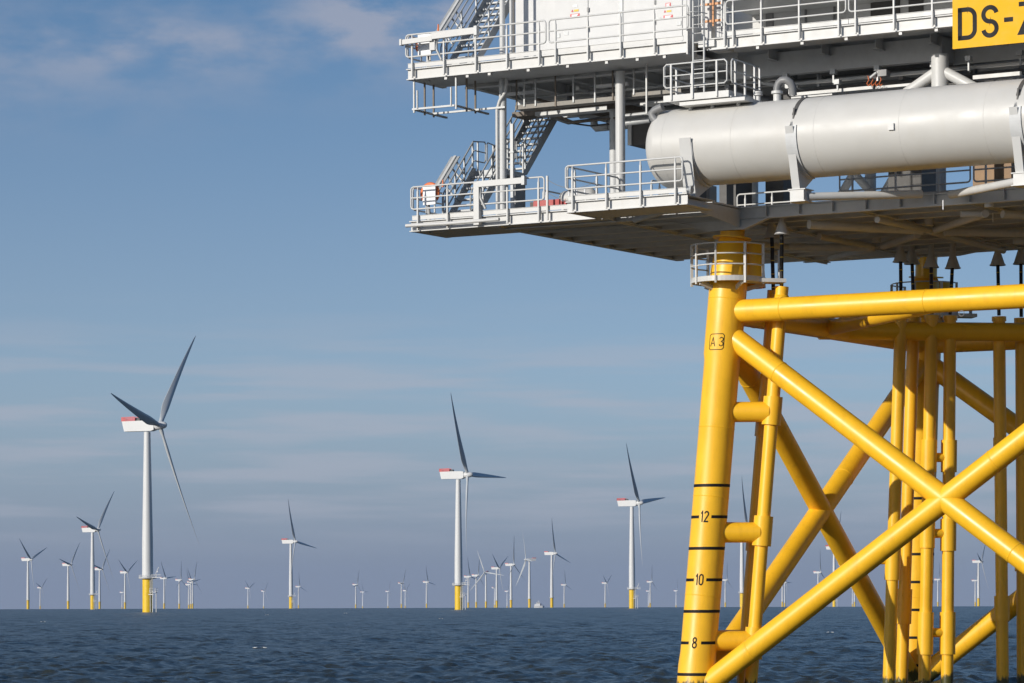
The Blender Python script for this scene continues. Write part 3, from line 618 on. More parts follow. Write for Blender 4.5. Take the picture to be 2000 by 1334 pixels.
# dark equipment hanging behind the tank's left end
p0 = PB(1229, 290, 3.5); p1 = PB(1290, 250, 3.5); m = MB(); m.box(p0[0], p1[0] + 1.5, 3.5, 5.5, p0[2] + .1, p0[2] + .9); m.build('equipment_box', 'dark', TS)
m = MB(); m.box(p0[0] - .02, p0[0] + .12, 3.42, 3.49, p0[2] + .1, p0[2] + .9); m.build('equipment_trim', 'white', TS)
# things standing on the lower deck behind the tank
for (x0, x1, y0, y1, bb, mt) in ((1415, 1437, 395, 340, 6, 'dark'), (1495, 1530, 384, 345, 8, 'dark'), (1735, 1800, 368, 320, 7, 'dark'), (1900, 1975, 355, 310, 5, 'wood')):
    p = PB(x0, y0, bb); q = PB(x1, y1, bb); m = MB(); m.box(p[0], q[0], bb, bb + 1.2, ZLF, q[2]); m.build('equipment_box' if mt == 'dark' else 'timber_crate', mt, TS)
# tank supports: saddle feet and the tubes tying them back
# ------------------------------------------------------------------ white tank
BT = -2.4
tl = PB(1400, 288, BT); rT = (PB(1400, 211.5, BT)[2] - PB(1400, 366, BT)[2]) / 2 * .992
zT = (PB(1545, 192, BT)[2] + PB(1545, 353, BT)[2]) / 2
aT0 = PB(1262, 280, BT)[0] + .27; aT1 = 14.5
TK = thing('storage_tank', 'long white horizontal storage tank with domed end and dark straps above the lower deck', 'tank', W(6, BT, zT))
dome = [(math.sin(t) * 1.0, 1 - math.cos(t)) for t in np.linspace(0.0, math.pi / 2, 14)]
ln = aT1 - aT0; dd = .62
prof = [(dd * (1 - math.cos(t)) / ln, rT * math.sin(t)) for t in np.linspace(.02, math.pi / 2, 16)] + [(1, rT)]
m = MB(); m.lathe(W(aT0, BT, zT), W(aT1, BT, zT), prof, 96); m.build('shell', 'tank', TK)
a_s = [PB(1340, 300, -3.65)[0], PB(1543, 300, -3.65)[0], PB(1981, 300, -3.65)[0]]
for f in (.9, 3.3, 6.1, 8.9, 11.6):
    m = MB(); m.lathe(W(aT0 + f, BT, zT), W(aT0 + f + .02, BT, zT), [(0, rT), (.2, rT + .004), (.8, rT + .004), (1, rT)], 96, cap=False); m.build('weld_seam', 'tank', TK)
for i, a in enumerate(a_s):
    aa = a + .05
    if i:
        m = MB(); rg = []
        for t in np.linspace(R(28), R(182), 40):
            c, s_ = math.cos(t), math.sin(t)
            rg.append([W(aa + da, BT - rr * c, zT + rr * s_) for da, rr in ((-.06, rT + .006), (.06, rT + .006), (.06, rT + .022), (-.06, rT + .022))])
        m.rings(rg, False); m.build('strap', 'dark', TK)
        m = MB(); p = W(aa, BT - (rT + .03) * math.cos(R(27)), zT + (rT + .03) * math.sin(R(27))); m.bar(p - EZ * .12, p + EZ * .22 + E2 * .05, .05, .05, up=E1); m.build('strap_bolt', 'dark', TK)
    # saddle: web plate with the tank's curve cut out, flange down the front
    zt_, zb_ = zT + (.12 if i == 0 else .22), ZLF - .05; sl_ = .35 if i == 0 else .5
    fb = BT - rT - .10; bb = BT + rT * .75
    web = MB(); cur = [(BT - (rT + .01) * math.cos(t), zT - (rT + .01) * math.sin(t)) for t in np.linspace(-.10 if i == 0 else -.33, math.pi * .56, 32)]
    n = len(cur)
    loop_o = [(fb + .02, zt_)] + [(fb + .02, zb_), (BT + .9, zb_), (bb, zT)]
    outer = []
    for k in range(n):                           # matching outer point for every point of the curve
        t = k / (n - 1)
        if t < .5: outer.append((fb + .02 + sl_ * min(1, t / .45), zt_ + (zb_ - zt_) * min(1, t / .45)))
        elif t < .7: outer.append((fb + .02 + sl_ + .4 * (t - .5) / .2, zb_))
        else:
            q = (t - .7) / .3; outer.append((fb + .42 + sl_ + (cur[-1][0] - fb - .42 - sl_) * q, zb_ + (cur[-1][1] - .04 - zb_) * q))
    for da in (0, .04):
        vs = [W(a + da, b, z) for b, z in cur] + [W(a + da, b, z) for b, z in outer]
        web.add(vs, [(k, k + 1, n + k + 1, n + k) for k in range(n - 1)])
    sad = web.build('saddle', 'grey', TK)
    m = MB(); w_ = .26 if i else .40
    m.prism([W(a - w_ * .55, fb, zt_), W(a + w_ * .45, fb, zt_), W(a + w_ * .45, fb + sl_, zb_ - .02), W(a - w_ * .55, fb + sl_, zb_ - .02)], E2 * .03); m.build('saddle_flange', 'white', sad)
    m = MB(); rg = []
    for b, z in cur[2:-2]:
        d = np.array([b - BT, z - zT]); d /= np.linalg.norm(d)
        rg.append([W(a + x, b + d[0] * y, z + d[1] * y) for x, y in ((-.16, 0), (.20, 0), (.20, .03), (-.16, .03))])
    m.rings(rg, False); m.build('saddle_pad', 'grey', sad)
    if i == 0: continue
    fb += sl_; m = MB(); m.box(a - .20, a + .26, fb - .04, fb + .5, zb_ - .36, zb_ - .03); m.box(a - .26, a + .32, fb - .07, fb + .55, zb_ - .39, zb_ - .36); m.box(a - .26, a + .32, fb - .07, fb + .55, zb_ - .03, zb_); m.build('foot', 'white', sad)
# tie tubes from the saddle feet back to the deck edge
zz0 = ZLF - .28
m = MB(); p0 = W(a_s[1] + .26, -2.95, zz0); p1 = W(*PB(1800, 379, -.3)); m.tube(p0, p1, .125, n=20); m.build('tie_tube', 'white', TK)
m = MB(); p0 = W(a_s[2] - .2, -2.95, zz0); p1 = W(*PB(1858, 380, -.3)); m.tube(p0, p1, .125, n=20); m.build('tie_tube', 'white', TK)
# nozzles and elbows on the tank
m = MB(); a, _, _ = PB(1518, 200, BT); m.tube(W(a, BT, zT + rT - .1), W(a, BT, zT + rT + .22), .12, n=20); m.lathe(W(a, BT, zT + rT + .22), W(a, BT, zT + rT + .3), [(0, .18), (1, .18)], 24); m.build('nozzle', 'white', TK)
zz1 = zT + rT + .3
m = MB(); m.path([W(a, BT, zz1), W(a, BT, zz1 + .1), W(a + .05, BT, zz1 + .24), W(a + .16, BT, zz1 + .32), W(a + .30, BT, zz1 + .32), W(a + .42, BT + .05, zz1 + .24), W(a + .47, BT + .1, zz1 + .1), W(a + .47, BT + .15, zz1 - .15)], .12, 16); m.build('elbow_pipe', 'pipe', TK)
m = MB(); a, _, _ = PB(1481, 200, BT); m.tube(W(a, BT, zT + rT - .1), W(a, BT, zT + rT + .3), .07, n=16); m.lathe(W(a, BT, zT + rT + .22), W(a, BT, zT + rT + .27), [(0, .14), (1, .14)], 20); m.lathe(W(a, BT, zT + rT + .29), W(a, BT, zT + rT + .34), [(0, .14), (1, .14)], 20); m.build('nozzle', 'white', TK)
e0 = W(*PB(1282, 236, BT)); 
m = MB(); m.path([W(*PB(x, y, BT - .75)) for x, y in ((1296, 252), (1285, 240), (1276, 230), (1273, 222), (1279, 216), (1294, 209))], .13, 16); m.build('elbow_pipe', 'pipe', TK)
m = MB(); q0 = W(*PB(1287.5, 243.5, BT - .75)); q1 = W(*PB(1285, 240.5, BT - .75)); m.lathe(q0, q1, [(0, .19), (1, .19)], 24); m.build('nozzle', 'stick', TK)
a, b, z = PB(1743, 248, BT - rT * .95)
m = MB(); m.box(a - .09, a + .09, b - .12, b + .1, z - .1, z + .1); m.build('name_plate', 'white', TK)

# ------------------------------------------------------------------ guard rails
def guard_rail(label, sections, zf, posts, toe=None, off=0.10, group='guard rails of the substation', drop=.32, post_from=None):
    """sections: list of [(a,b)...] runs; posts: (a,b) with outward offset already in b; toe: list of ((a,b),(a,b))"""
    p0 = sections[0][0]
    t = thing('guard_rail', label, 'railing', W(p0[0], p0[1], zf), group)
    hs = (1.1, .74, .37); c = .09
    for run in sections:
        m = MB(); P = lambda q, h: W(q[0], q[1], zf + h)
        def lerp(p, q, d):
            l = math.hypot(q[0] - p[0], q[1] - p[1]); return (p[0] + (q[0] - p[0]) * d / l, p[1] + (q[1] - p[1]) * d / l)
        s1 = lerp(run[0], run[1], c); s2 = lerp(run[0], run[1], c * .3); e1_ = lerp(run[-1], run[-2], c); e2_ = lerp(run[-1], run[-2], c * .3)
        mid = run[1:-1]
        loop = [P(s1, hs[0])] + [P(q, hs[0]) for q in mid] + [P(e1_, hs[0]), P(e2_, hs[0] - .03), P(run[-1], hs[0] - c), P(run[-1], hs[2] + c), P(e2_, hs[2] + .03), P(e1_, hs[2])] + \
               [P(q, hs[2]) for q in mid[::-1]] + [P(s1, hs[2]), P(s2, hs[2] + .03), P(run[0], hs[2] + c), P(run[0], hs[0] - c), P(s2, hs[0] - .03)]
        m.path(loop, .029, 8, closed=True); m.path([P(q, hs[1]) for q in run], .026, 8)
        m.build('rail', 'white', t)
    for (a, b) in posts:
        m = MB(); ub = E2 if True else E1
        z0 = zf - drop
        m.bar(W(a, b, z0), W(a, b, zf + .95), .05, .065, up=E2); m.tube(W(a, b, zf + .93), W(a, b, zf + 1.09), .03, .02, n=10)
        m.build('post', 'white', t)
        if drop > .2:
            m = MB(); m.box(a + .026, a + .04, b, b + off, zf - .27, zf + .13); m.build('post_bracket', 'galv', t)
    if toe:
        for (q0, q1) in toe:
            m = MB(); d = np.array([q1[0] - q0[0], q1[1] - q0[1]]); l = np.linalg.norm(d); d /= l; nrm = np.array([-d[1], d[0]])
            A_ = lambda q, s, z: W(q[0] + nrm[0] * s, q[1] + nrm[1] * s, z)
            m.hexa([A_(q0, 0, zf + .02), A_(q1, 0, zf + .02), A_(q1, .012, zf + .02), A_(q0, .012, zf + .02), A_(q0, 0, zf + .17), A_(q1, 0, zf + .17), A_(q1, .012, zf + .17), A_(q0, .012, zf + .17)])
            m.hexa([A_(q0, -.02, zf + .158), A_(q1, -.02, zf + .158), A_(q1, 0, zf + .158), A_(q0, 0, zf + .158), A_(q0, -.02, zf + .17), A_(q1, -.02, zf + .17), A_(q1, 0, zf + .17), A_(q0, 0, zf + .17)])
            m.build('toe_board', 'white', t)
    return t
bR = BF - .16
xa = lambda x, y, b=bR: PB(x, y, b)[0]
U1 = [xa(x, 118) for x in (805, 867, 929, 990, 1053)]
guard_rail('upper deck railing left of the white doors, behind the lifebuoy box', [[(xa(793, 118), bR), (xa(1066, 95), bR)], [(xa(793, 110), bR + 1.4), (xa(793, 118), bR + .12)]], ZUF, [(a, bR) for a in U1] + [(U1[0] - .1, bR + 1.1)], [((xa(795, 125), bR + .06), (xa(1150, 95), bR + .06))])
U2 = [xa(x, 100) for x in (1085, 1148, 1212, 1278)]
guard_rail('upper deck railing in front of the white module doors', [[(xa(1072, 95), bR), (xa(1344, 70), bR)]], ZUF, [(a, bR) for a in U2], [((xa(1150, 100) + .01, bR + .06), (xa(1333, 85), bR + .06))])
U3 = [xa(x, 70) for x in (1415, 1432, 1487, 1561, 1638)]
guard_rail('upper deck railing before the shaded grey wall, right of the ladder', [[(xa(1418, 70), bR), (xa(1652, 50), bR)]], ZUF, [(a, bR) for a in U3], [((xa(1416, 75), bR + .06), (xa(1655, 55), bR + .06))])
U4 = [xa(x, 60) for x in (1671, 1746, 1821)]
guard_rail('upper deck railing running up to the yellow sign', [[(xa(1658, 55), bR), (xa(1905, 40), bR)]], ZUF, [(a, bR) for a in U4], [((xa(1656, 60), bR + .06), (xa(1905, 40), bR + .06))])
D1 = [xa(x, 420) for x in (816, 874, 991, 1052)]
guard_rail('lower deck railing at the far left end below the stairs', [[(xa(803, 410), bR), (xa(1063, 395), bR)], [(xa(803, 410), bR + 2.0), (xa(803, 410), bR + .12)]], ZLF, [(a, bR) for a in D1] + [(D1[0] - .15, bR + .9), (D1[0] - .15, bR + 1.8)], [((xa(803, 415), bR + .06), (xa(1112, 400), bR + .06))])
m = MB(); a = xa(1069, 410); m.bar(W(a, bR, ZLF - .3), W(a, bR, ZLF + 1.12), .06, .06, up=E2); p_ = tag(m.build('gate_post', 'white'), 'single white post with slack wires beside the red box', 'post')
m = MB()
for h, sg in ((1.0, .28), (.6, .30)):
    q0 = np.array([a, bR]); q1 = np.array([a_b0 + .08, bR + .15]); m.path([W(*(q0 + (q1 - q0) * s_), ZLF + h - .1 * s_ - sg * 4 * s_ * (1 - s_)) for s_ in np.linspace(0, 1, 12)], .01, 6)
tag(m.build('slack_wire', 'pipe'), 'two slack wires hanging between the single white post and the balcony railing', 'wire')
bB = -3.88
B1 = [PB(x, 390, bB)[0] for x in (1118, 1184, 1251, 1319)]
guard_rail('balcony railing in front of the tank\'s domed end', [[(PB(1105, 370, bB)[0], bB), (PB(1333, 350, bB)[0], bB)], [(PB(1105, 370, bB)[0], bB + 3.4), (PB(1105, 370, bB)[0], bB + .12)]], ZLF, [(a, bB) for a in B1] + [(B1[0] - .2, bB + .5), (B1[0] - .2, bB + 1.9)], [((PB(1108, 390, bB)[0], bB + .06), (PB(1338, 370, bB)[0], bB + .06))])
a = PB(1345, 350, -3.6)[0]
m = MB(); p = W(*PB(1342, 370, -3.9)); q = W(*PB(1352, 370, -3.9)); m.lathe(p, q, [(0, .05), (.6, .05), (.62, .12), (1, .12)], 16); tag(m.build('hand_wheel', 'galv'), 'small round grey hand wheel at the balcony\'s right end', 'wheel')
guard_rail('inner railing between the tall column and the tank', [[(-2.2, .6), (-2.2, 4.4)]], ZLF, [(-2.2, .6 + k * .55) for k in range(6)], drop=.0)
for lab, (x0, x1, bb, y) in {'shaded railing under the tank, left of the second saddle': (1440, 1545, 5.5, 380), 'long shaded railing below the tank, behind its tie tubes': (1640, 1895, 1.2, 360), 'shaded railing in front of the tan crate': (1902, 2060, 1.2, 350)}.items():
    a0 = PB(x0, y, bb)[0]; a1 = PB(x1, y, bb)[0]; n = max(2, int((a1 - a0) / 1.3))
    guard_rail(lab, [[(a0, bb), (a1, bb)]], ZLF, [(a0 + (a1 - a0) * (k + .3) / n, bb) for k in range(n)], [((a0, bb + .04), (a1, bb + .04))], drop=.0)
guard_rail('railing along the back left edge of the lower deck', [[(-6.5, 1.0), (-6.5, 9.0)]], ZLF, [(-6.5, 1.2 + 1.5 * k) for k in range(6)], drop=0)

# small working platform on top of the tank
zP = PB(1300, 199, -3.45)[2] + .02; aP0 = PB(1297, 190, -3.45)[0]; aP1 = PB(1421, 180, -3.45)[0]
PT = thing('tank_access_platform', 'small white platform with railings on top of the tank beside the ladder', 'platform', W(aP0, -3.4, zP))
m = MB(); m.box(aP0 + .1, aP1 + .1, -3.4, -1.3, zP - .04, zP); m.build('deck', 'grey', PT)
m = MB(); m.box(aP0 - .02, aP1, -3.46, -3.42, zP - .03, zP + .17); m.box(aP1, aP1 + .04, -3.46, -1.3, zP - .03, zP + .17); m.build('toe_board', 'white', PT)
m = MB(); m.prism([W(aP0 + .5, -3.38, zP - .17), W(aP1 + .55, -3.38, zP - .17), W(aP1 + .55, -1.4, zP - .17), W(aP0 + .5, -1.4, zP - .17)], (0, 0, .11)); m.build('frame', 'white', PT)
for x in (.65, 1.4, 2.3):
    m = MB(); m.tube(W(aP0 + x, -2.9, zP - .12), W(aP0 + x, -2.9, zT + .9), .07, n=14); m.build('leg', 'white', PT)
for run in ([(aP0, -3.45), (aP1 - .02, -3.45)], [(aP0 - .02, -1.5), (aP0 - .02, -3.36)], [(aP1 + .12, -3.42), (aP1 + .12, -1.5)]):
    m = MB(); P = lambda q, h: W(q[0], q[1], zP + h); c = .08
    for k in range(1):
        up = [P(q, 1.12) for q in run]; dn = [P(q, .40) for q in run]
        m.path([up[0] + (up[1] - up[0]) * .04] + up[1:-1] + [up[-1] + (up[-2] - up[-1]) * .04, up[-1] - EZ * c, dn[-1] + EZ * c, dn[-1] + (dn[-2] - dn[-1]) * .04] + dn[1:-1][::-1] + [dn[0] + (dn[1] - dn[0]) * .04, dn[0] + EZ * c, up[0] - EZ * c], .026, 8, closed=True)
        m.path([P(q, .76) for q in run], .022, 8)
    m.build('rail', 'white', PT)
for (a, b) in [(PB(x, 180, -3.48)[0], -3.48) for x in (1311, 1352.5, 1400)] + [(aP0 - .02, -2.6), (aP0 - .02, -1.6)] + [(aP1 + .14, b) for b in (-3.2, -2.55, -1.9, -1.55)]:
    m = MB(); m.bar(W(a, b, zP), W(a, b, zP + 1.1), .055, .06, up=E2); m.build('post', 'white', PT)

# ladder in the slot between the two upper decks
zl0 = zP; LD = thing('cage_ladder', 'white caged ladder in the slot between the white module and the orange frame', 'ladder', W(*PB(1365, 190, -2.1)))
bL = -2.1; aL0 = PB(1354, 100, bL)[0]; aL1 = PB(1368.5, 100, bL)[0] + .12
for a in (aL0, aL1): m = MB(); m.tube(W(a, bL, zl0), W(a, bL, 22.2), .032, n=10); m.build('stile', 'white', LD)
for k in range(16):
    z = zl0 + .3 + k * .28; m = MB(); m.tube(W(aL0, bL, z), W(aL1, bL, z), .014, n=8); m.build('rung', 'white', LD)
for z in (ZUF + .25, ZUF + .75, ZUF + 1.3, ZUF + 1.9):
    m = MB(); am = (aL0 + aL1) / 2; m.path([W(am + .3 * math.cos(t), bL - .55 * math.sin(t), z) for t in np.linspace(0, math.pi, 14)], .016, 6); m.build('hoop', 'white', LD)
for dt in (.25, .5, .75):
    m = MB(); t = math.pi * dt; m.bar(W(am + .3 * math.cos(t), bL - .55 * math.sin(t), ZUF + .25), W(am + .3 * math.cos(t), bL - .55 * math.sin(t), ZUF + 1.9), .03, .01, up=E1); m.build('cage_bar', 'white', LD)
OF = thing('orange_frame', 'orange bolted steel frame round white cabinets beside the caged ladder', 'frame', W(*PB(1390, 50, -1.5)))
bO = -1.5
for y in (9, 42):
    m = MB(); p = PB(1368, y + 1, bO); q = PB(1412, y - 3, bO); m.box(p[0], q[0], bO, bO + .06, p[2] - .035, p[2] + .035); m.build('crossbar', 'rust_orange', OF)
for x in (1371, 1393, 1410):
    m = MB(); p = PB(x, 45, bO - .03); m.bar(W(p[0], bO - .03, p[2] - .1), W(p[0], bO - .03, 21.8), .05, .04, up=E2); m.build('upright', 'rust_orange' if x == 1393 else 'white', OF)
for (x0, x1, lab) in ((1370, 1389, 'white cabinet behind the orange frame, next to the ladder'), (1397, 1409, 'narrow white cabinet behind the orange frame, on its right')):
    p = PB(x0, 70, -1.2); q = PB(x1, 70, -1.2); m = MB(); m.box(p[0], q[0], -1.2, -.8, ZUF + .1, 22.4); c_ = m.build('cabinet', 'wall', None, W(p[0], -1.2, ZUF)); tag(c_, lab, 'cabinet', 'cabinets behind the orange frame')
m = MB(); p = PB(1368, 84, -1.9); m.box(aL0 + .1, au2 + .25, -1.95, -.6, ZUF - .25, ZUF - .05); m.build('landing', 'white', TS)
p = PB(1420, 55, -1.0); m = MB(); m.lathe(W(p[0], -1.0, ZUF), W(p[0], -1.0, ZUF + 1.1), [(0, .2), (.75, .2), (.9, .12), (1, .05)], 20); tag(m.build('gas_bottle', 'wall', None, W(p[0], -1.0, ZUF)), 'white gas bottle by the post right of the orange frame', 'bottle')

# ------------------------------------------------------------------ stairs
def stair(label, p_l, p_r, zb, zt, nt, group='flights of steel stairs'):
    """climbs along the platform's back direction between two foot points; 45 degree pitch"""
    a0, b0 = p_l[0], p_l[1]; a1 = p_r[0]; b0 = (p_l[1] + p_r[1]) / 2; H = zt - zb; run = H * .98
    t = thing('stair_flight', label, 'stairs', W(a0, b0, zb), group)
    for a in (a0, a1):
        m = MB(); m.prism([W(a, b0 - .05, zb - .02), W(a, b0 + .28, zb - .02), W(a, b0 + run + .1, zt - .2), W(a, b0 + run + .1, zt + .1), W(a, b0 + run - .1, zt + .1)], E1 * .03)
        m.build('stringer', 'galv', t)
    for k in range(1, nt):
        f = k / nt; m = MB(); b = b0 + run * f; z = zb + H * f; m.box(a0 + .03, a1, b - .02, b + .22, z - .055, z); m.build('tread', 'galv', t)
    for a in (a0, a1 + .03):
        m = MB(); P = lambda f, h: W(a, b0 + run * f, zb + H * f + h)
        for h in (1.0, .66, .33): m.path([P(-.02, h), P(1.0, h)], .027, 8)
        m.path([P(-.02, 1.0), P(-.06, .9), P(-.06, .45), P(-.02, .33)], .027, 8)
        m.build('handrail', 'galv', t)
        for f in (.06, .37, .68, .97):
            m = MB(); m.bar(P(f, .0), P(f, 1.0), .045, .05, up=E2); m.build('post', 'galv', t)
    return t, (a0, a1, b0, run)
l, r = PB(868, 420, -1.1), PB(921, 420, -1.1)
st1, (sa0, sa1, sb0, srun) = stair('lower stair flight rising from the lower deck railing, left of the grey column', l, r, ZLF, 17.0, 9)
LN = thing('stair_landing', 'small steel landing with railing between the two lower stair flights', 'landing', W(sa0, sb0 + srun, 17.0))
m = MB(); m.box(sa0, sa1 + .05, sb0 + srun + .1, sb0 + srun + 1.5, 16.85, 17.02); m.build('deck', 'galv', LN)
for a in (sa0 - .02, sa1 + .1):
    m = MB(); P = lambda b, h: W(a, sb0 + srun + b, 17.0 + h)
    m.path([P(.05, 1.0), P(.75, 1.06), P(.8, 1.0), P(.8, .45), P(.72, .36), P(.05, .36)], .022, 8); m.path([P(.95, .36), P(.9, .45), P(.9, 1.0), P(.95, 1.06), P(1.6, 1.0)], .022, 8); m.path([P(.05, .7), P(.78, .7)], .02, 8)
    m.build('rail', 'galv', LN)
    for b in (.3, 1.3): m = MB(); m.bar(P(b, 0), P(b, 1.03), .045, .05, up=E2); m.build('post', 'galv', LN)
m = MB(); m.box(sa1 - .02, sa1 + .04, sb0 + srun + .9, sb0 + srun + 1.55, ZLF, 17.0); m.build('support', 'pipe', LN)
st2, _ = stair('second stair flight climbing behind the grey column to the upper deck', (sa0, sb0 + srun + 1.4, 17), (sa1, sb0 + srun + 1.4, 17), 17.0, ZUF - .3, 12)
l, r = PB(867, 125, -1.1), PB(919, 125, -1.1)
st3, (ua0, ua1, ub0, urun) = stair('upper stair flight climbing out of the top of the picture', l, r, ZUF, 23.2, 13)
for (s_a, s_b, zf, lab) in ((sa0 - .46, sb0 + .1, ZLF, 'sloping cable duct beside the lower stair flight'), (ua0 - .46, ub0 + .1, ZUF, 'sloping cable duct beside the upper stair flight')):
    t = thing('cable_duct', lab, 'cable duct', W(s_a, s_b, zf), 'sloping cable ducts')
    P = lambda f, da=0., h=0.: W(s_a + da, s_b + f, zf + 1.0 + f + h)
    m = MB(); m.bar(P(-.2), P(1.35 if zf < 17 else 3), .11, .09, up=E1); m.build('duct', 'white', t)
    m = MB(); m.bar(P(-.2, -.11), P(1.35 if zf < 17 else 3, -.11), .05, .12, up=E1); m.bar(P(-.2, .12), P(1.35 if zf < 17 else 3, .12), .03, .1, up=E1); m.build('side_rail', 'galv', t)
    for f in (.45, 1.0):
        m = MB(); m.bar(P(f), P(f, .45, -.5), .05, .05, up=E2); m.bar(P(f + .3), P(f, .5, -.3), .05, .05, up=E2); m.build('bracket', 'galv', t)
    m = MB(); m.path([P(-.2), P(-.35, 0, -.05), P(-.42, .08, -.25), P(-.42, .1, -.95)], .04, 8); m.build('cable', 'pipe', t)

# ------------------------------------------------------------------ davits, lifebuoys, life rafts, boxes
def davit(label, x_post, y0, y1, arm, zf, b):
    a = PB(x_post, y1, b)[0]; t = thing('davit_crane', label, 'davit', W(a, b, zf), 'folded davit cranes')
    zt = PB(x_post, y0, b)[2]
    m = MB(); m.bar(W(a, b, zf - .3), W(a, b, zt), .2, .2, up=E2); m.build('post', 'white', t)
    (xa_, ya_, xb_, yb_, h) = arm; p = PB(xa_, ya_, b - .12); q = PB(xb_, yb_, b - .12)
    m = MB(); m.bar(W(p[0], b - .12, p[2]), W(q[0], b - .12, q[2]), .14, h, up=EZ); m.build('arm', 'white', t)
    m = MB(); m.box(q[0] - .03, q[0] + .08, b - .2, b - .03, q[2] - h / 2 - .05, q[2] + h / 2 + .05); m.build('end_cap', 'galv', t)
    m = MB(); pa = W(a + .12, b - .02, q[2] - .45); m.path([W(a + .1, b, p[2] - .1), pa, W(a + .3, b, q[2] - .8)], .045, 10); m.build('hydraulic_ram', 'galv', t)
    return t
davit('white folded davit crane on the lower deck railing', 933, 357, 432, (934, 360, 1022, 352.5, .19), ZLF, bR - .02)
davit('white folded davit crane on the upper deck railing, by the stair foot', 847, 66, 82, (845, 71, 929, 60, .20), ZUF + .8, bR - .02)
m = MB(); p = PB(785, 83, bR - .15); q = PB(845, 75, bR - .15); m.bar(W(*p), W(*q), .12, .16); m.box(p[0] - .05, p[0] + .03, bR - .24, bR - .06, p[2] - .1, p[2] + .1)
tag(m.build('davit_boom', 'white', None, W(*p)), 'short white square boom jutting out past the upper railing corner', 'boom')
def buoy(x, y, b, label, boxpx, boxlabel, zf):
    p = W(*PB(x, y, b)); t = thing('lifebuoy', label, 'lifebuoy', p, 'lifebuoys behind white boxes')
    m = MB(); rg = [[p + (E1 * math.cos(t_) + EZ * math.sin(t_)) * (.30 + .075 * math.cos(s_)) + E2 * .06 * math.sin(s_) for s_ in np.linspace(0, 2 * math.pi, 13)[:-1]] for t_ in np.linspace(0, 2 * math.pi, 37)[:-1]]
    m.rings(rg, True, False, True); rb = m.build('ring', 'orange', t)
    for k in range(4):
        t0 = math.pi / 4 + k * math.pi / 2; m = MB(); m.rings([[p + (E1 * math.cos(t_) + EZ * math.sin(t_)) * (.30 + .079 * math.cos(s_)) + E2 * .064 * math.sin(s_) for s_ in np.linspace(0, 2 * math.pi, 13)[:-1]] for t_ in np.linspace(t0 - .12, t0 + .12, 5)], True, False); m.build('band', 'stick', t)
    (x0, y0, x1, y1) = boxpx; q0 = PB(x0, y1, b - .12); q1 = PB(x1, y0, b - .12)
    m = MB(); m.box(q0[0], q1[0], b - .15, b - .11, q0[2], q1[2]); o = m.build('backing_board', 'stick', None, W(q0[0], b, q0[2])); tag(o, boxlabel, 'board', 'white boards before the lifebuoys')
    m = MB()
    for a in (q0[0] + .08, q1[0] - .08): m.bar(W(a, b - .06, zf), W(a, b - .06, q0[2] + .3), .04, .04, up=E2)
    m.build('stand', 'white', o)
buoy(830, 88, bR + .45, 'orange lifebuoy half hidden behind the upper white board', (817, 63, 842, 111), 'white board in front of the upper deck lifebuoy', ZUF)
buoy(840, 378, bR + .45, 'orange lifebuoy half hidden behind the lower white board', (827, 361, 851, 401), 'white board in front of the lower deck lifebuoy', ZLF)
for (x, y, b, lab) in ((856, 53, bR + .6, 'small orange light stick by the upper stair foot'), (865, 357, bR + .6, 'small orange light stick by the lower stair foot')):
    m = MB(); p = W(*PB(x, y, b)); m.tube(p - EZ * .14, p + EZ * .1, .035, .02, n=10); tag(m.build('light_stick', 'orange', None, p), lab, 'light', 'orange light sticks')
def raft(p0, p1, r, label):
    d = p1 - p0; t = thing('life_raft_canister', label, 'life raft', p0, 'white life raft canisters')
    m = MB(); m.lathe(p0, p1, [(0, r * .55), (.06, r * .85), (.14, r), (.86, r), (.94, r * .85), (1, r * .55)], 28); m.build('canister', 'tank', t)
    for f in (.28, .5, .72): m = MB(); m.lathe(p0 + d * f, p0 + d * (f + .03), [(0, r + .012), (1, r + .012)], 28); m.build('band', 'stick', t)
    m = MB(); c = (p0 + p1) / 2; m.bar(p0 + d * .2 - EZ * (r + .03), p0 + d * .8 - EZ * (r + .03), .3, .06); m.build('cradle', 'white', t)
zr = ZLF + .33
raft(W(*PB(1094, 392, -1.2)), W(*PB(1164, 382, -.8)), .29, 'white life raft canister behind the left end of the balcony railing')
q = PB(1041, 402, -1.4); zr0 = PB(1060, 407, -1.4)[2]; zr1 = PB(1060, 391, -1.4)[2]; m = MB(); m.prism([W(q[0], q[1], zr0), W(q[0] + 1.25, q[1], zr0), W(q[0] + 1.2, q[1], zr1), W(q[0] + .02, q[1], zr1)], E2 * .55)
o = m.build('red_box', 'red', None, W(q[0], q[1], ZLF)); tag(o, 'low red box on the lower deck beside the life raft canister', 'box')
m = MB(); m.box(q[0] - .14, q[0] - .01, q[1] + .05, q[1] + .4, zr0 + .02, zr1 - .03); m.build('latch', 'dark', o)
m = MB()
for f in (.15, 1.0): m.box(q[0] + f, q[0] + f + .08, q[1] + .1, q[1] + .45, ZLF, zr0)
m.build('foot', 'galv', o)
q = PB(1225, 371, -1.0); m = MB(); m.lathe(W(q[0] - .25, q[1], ZLF + .25), W(q[0] + .3, q[1], ZLF + .2), [(0, .12), (.3, .17), (.7, .17), (1, .1)], 16); tag(m.build('hose_reel', 'dark', None, W(q[0], q[1], ZLF)), 'dark hose bundle on the deck right of the tall white column', 'hose')
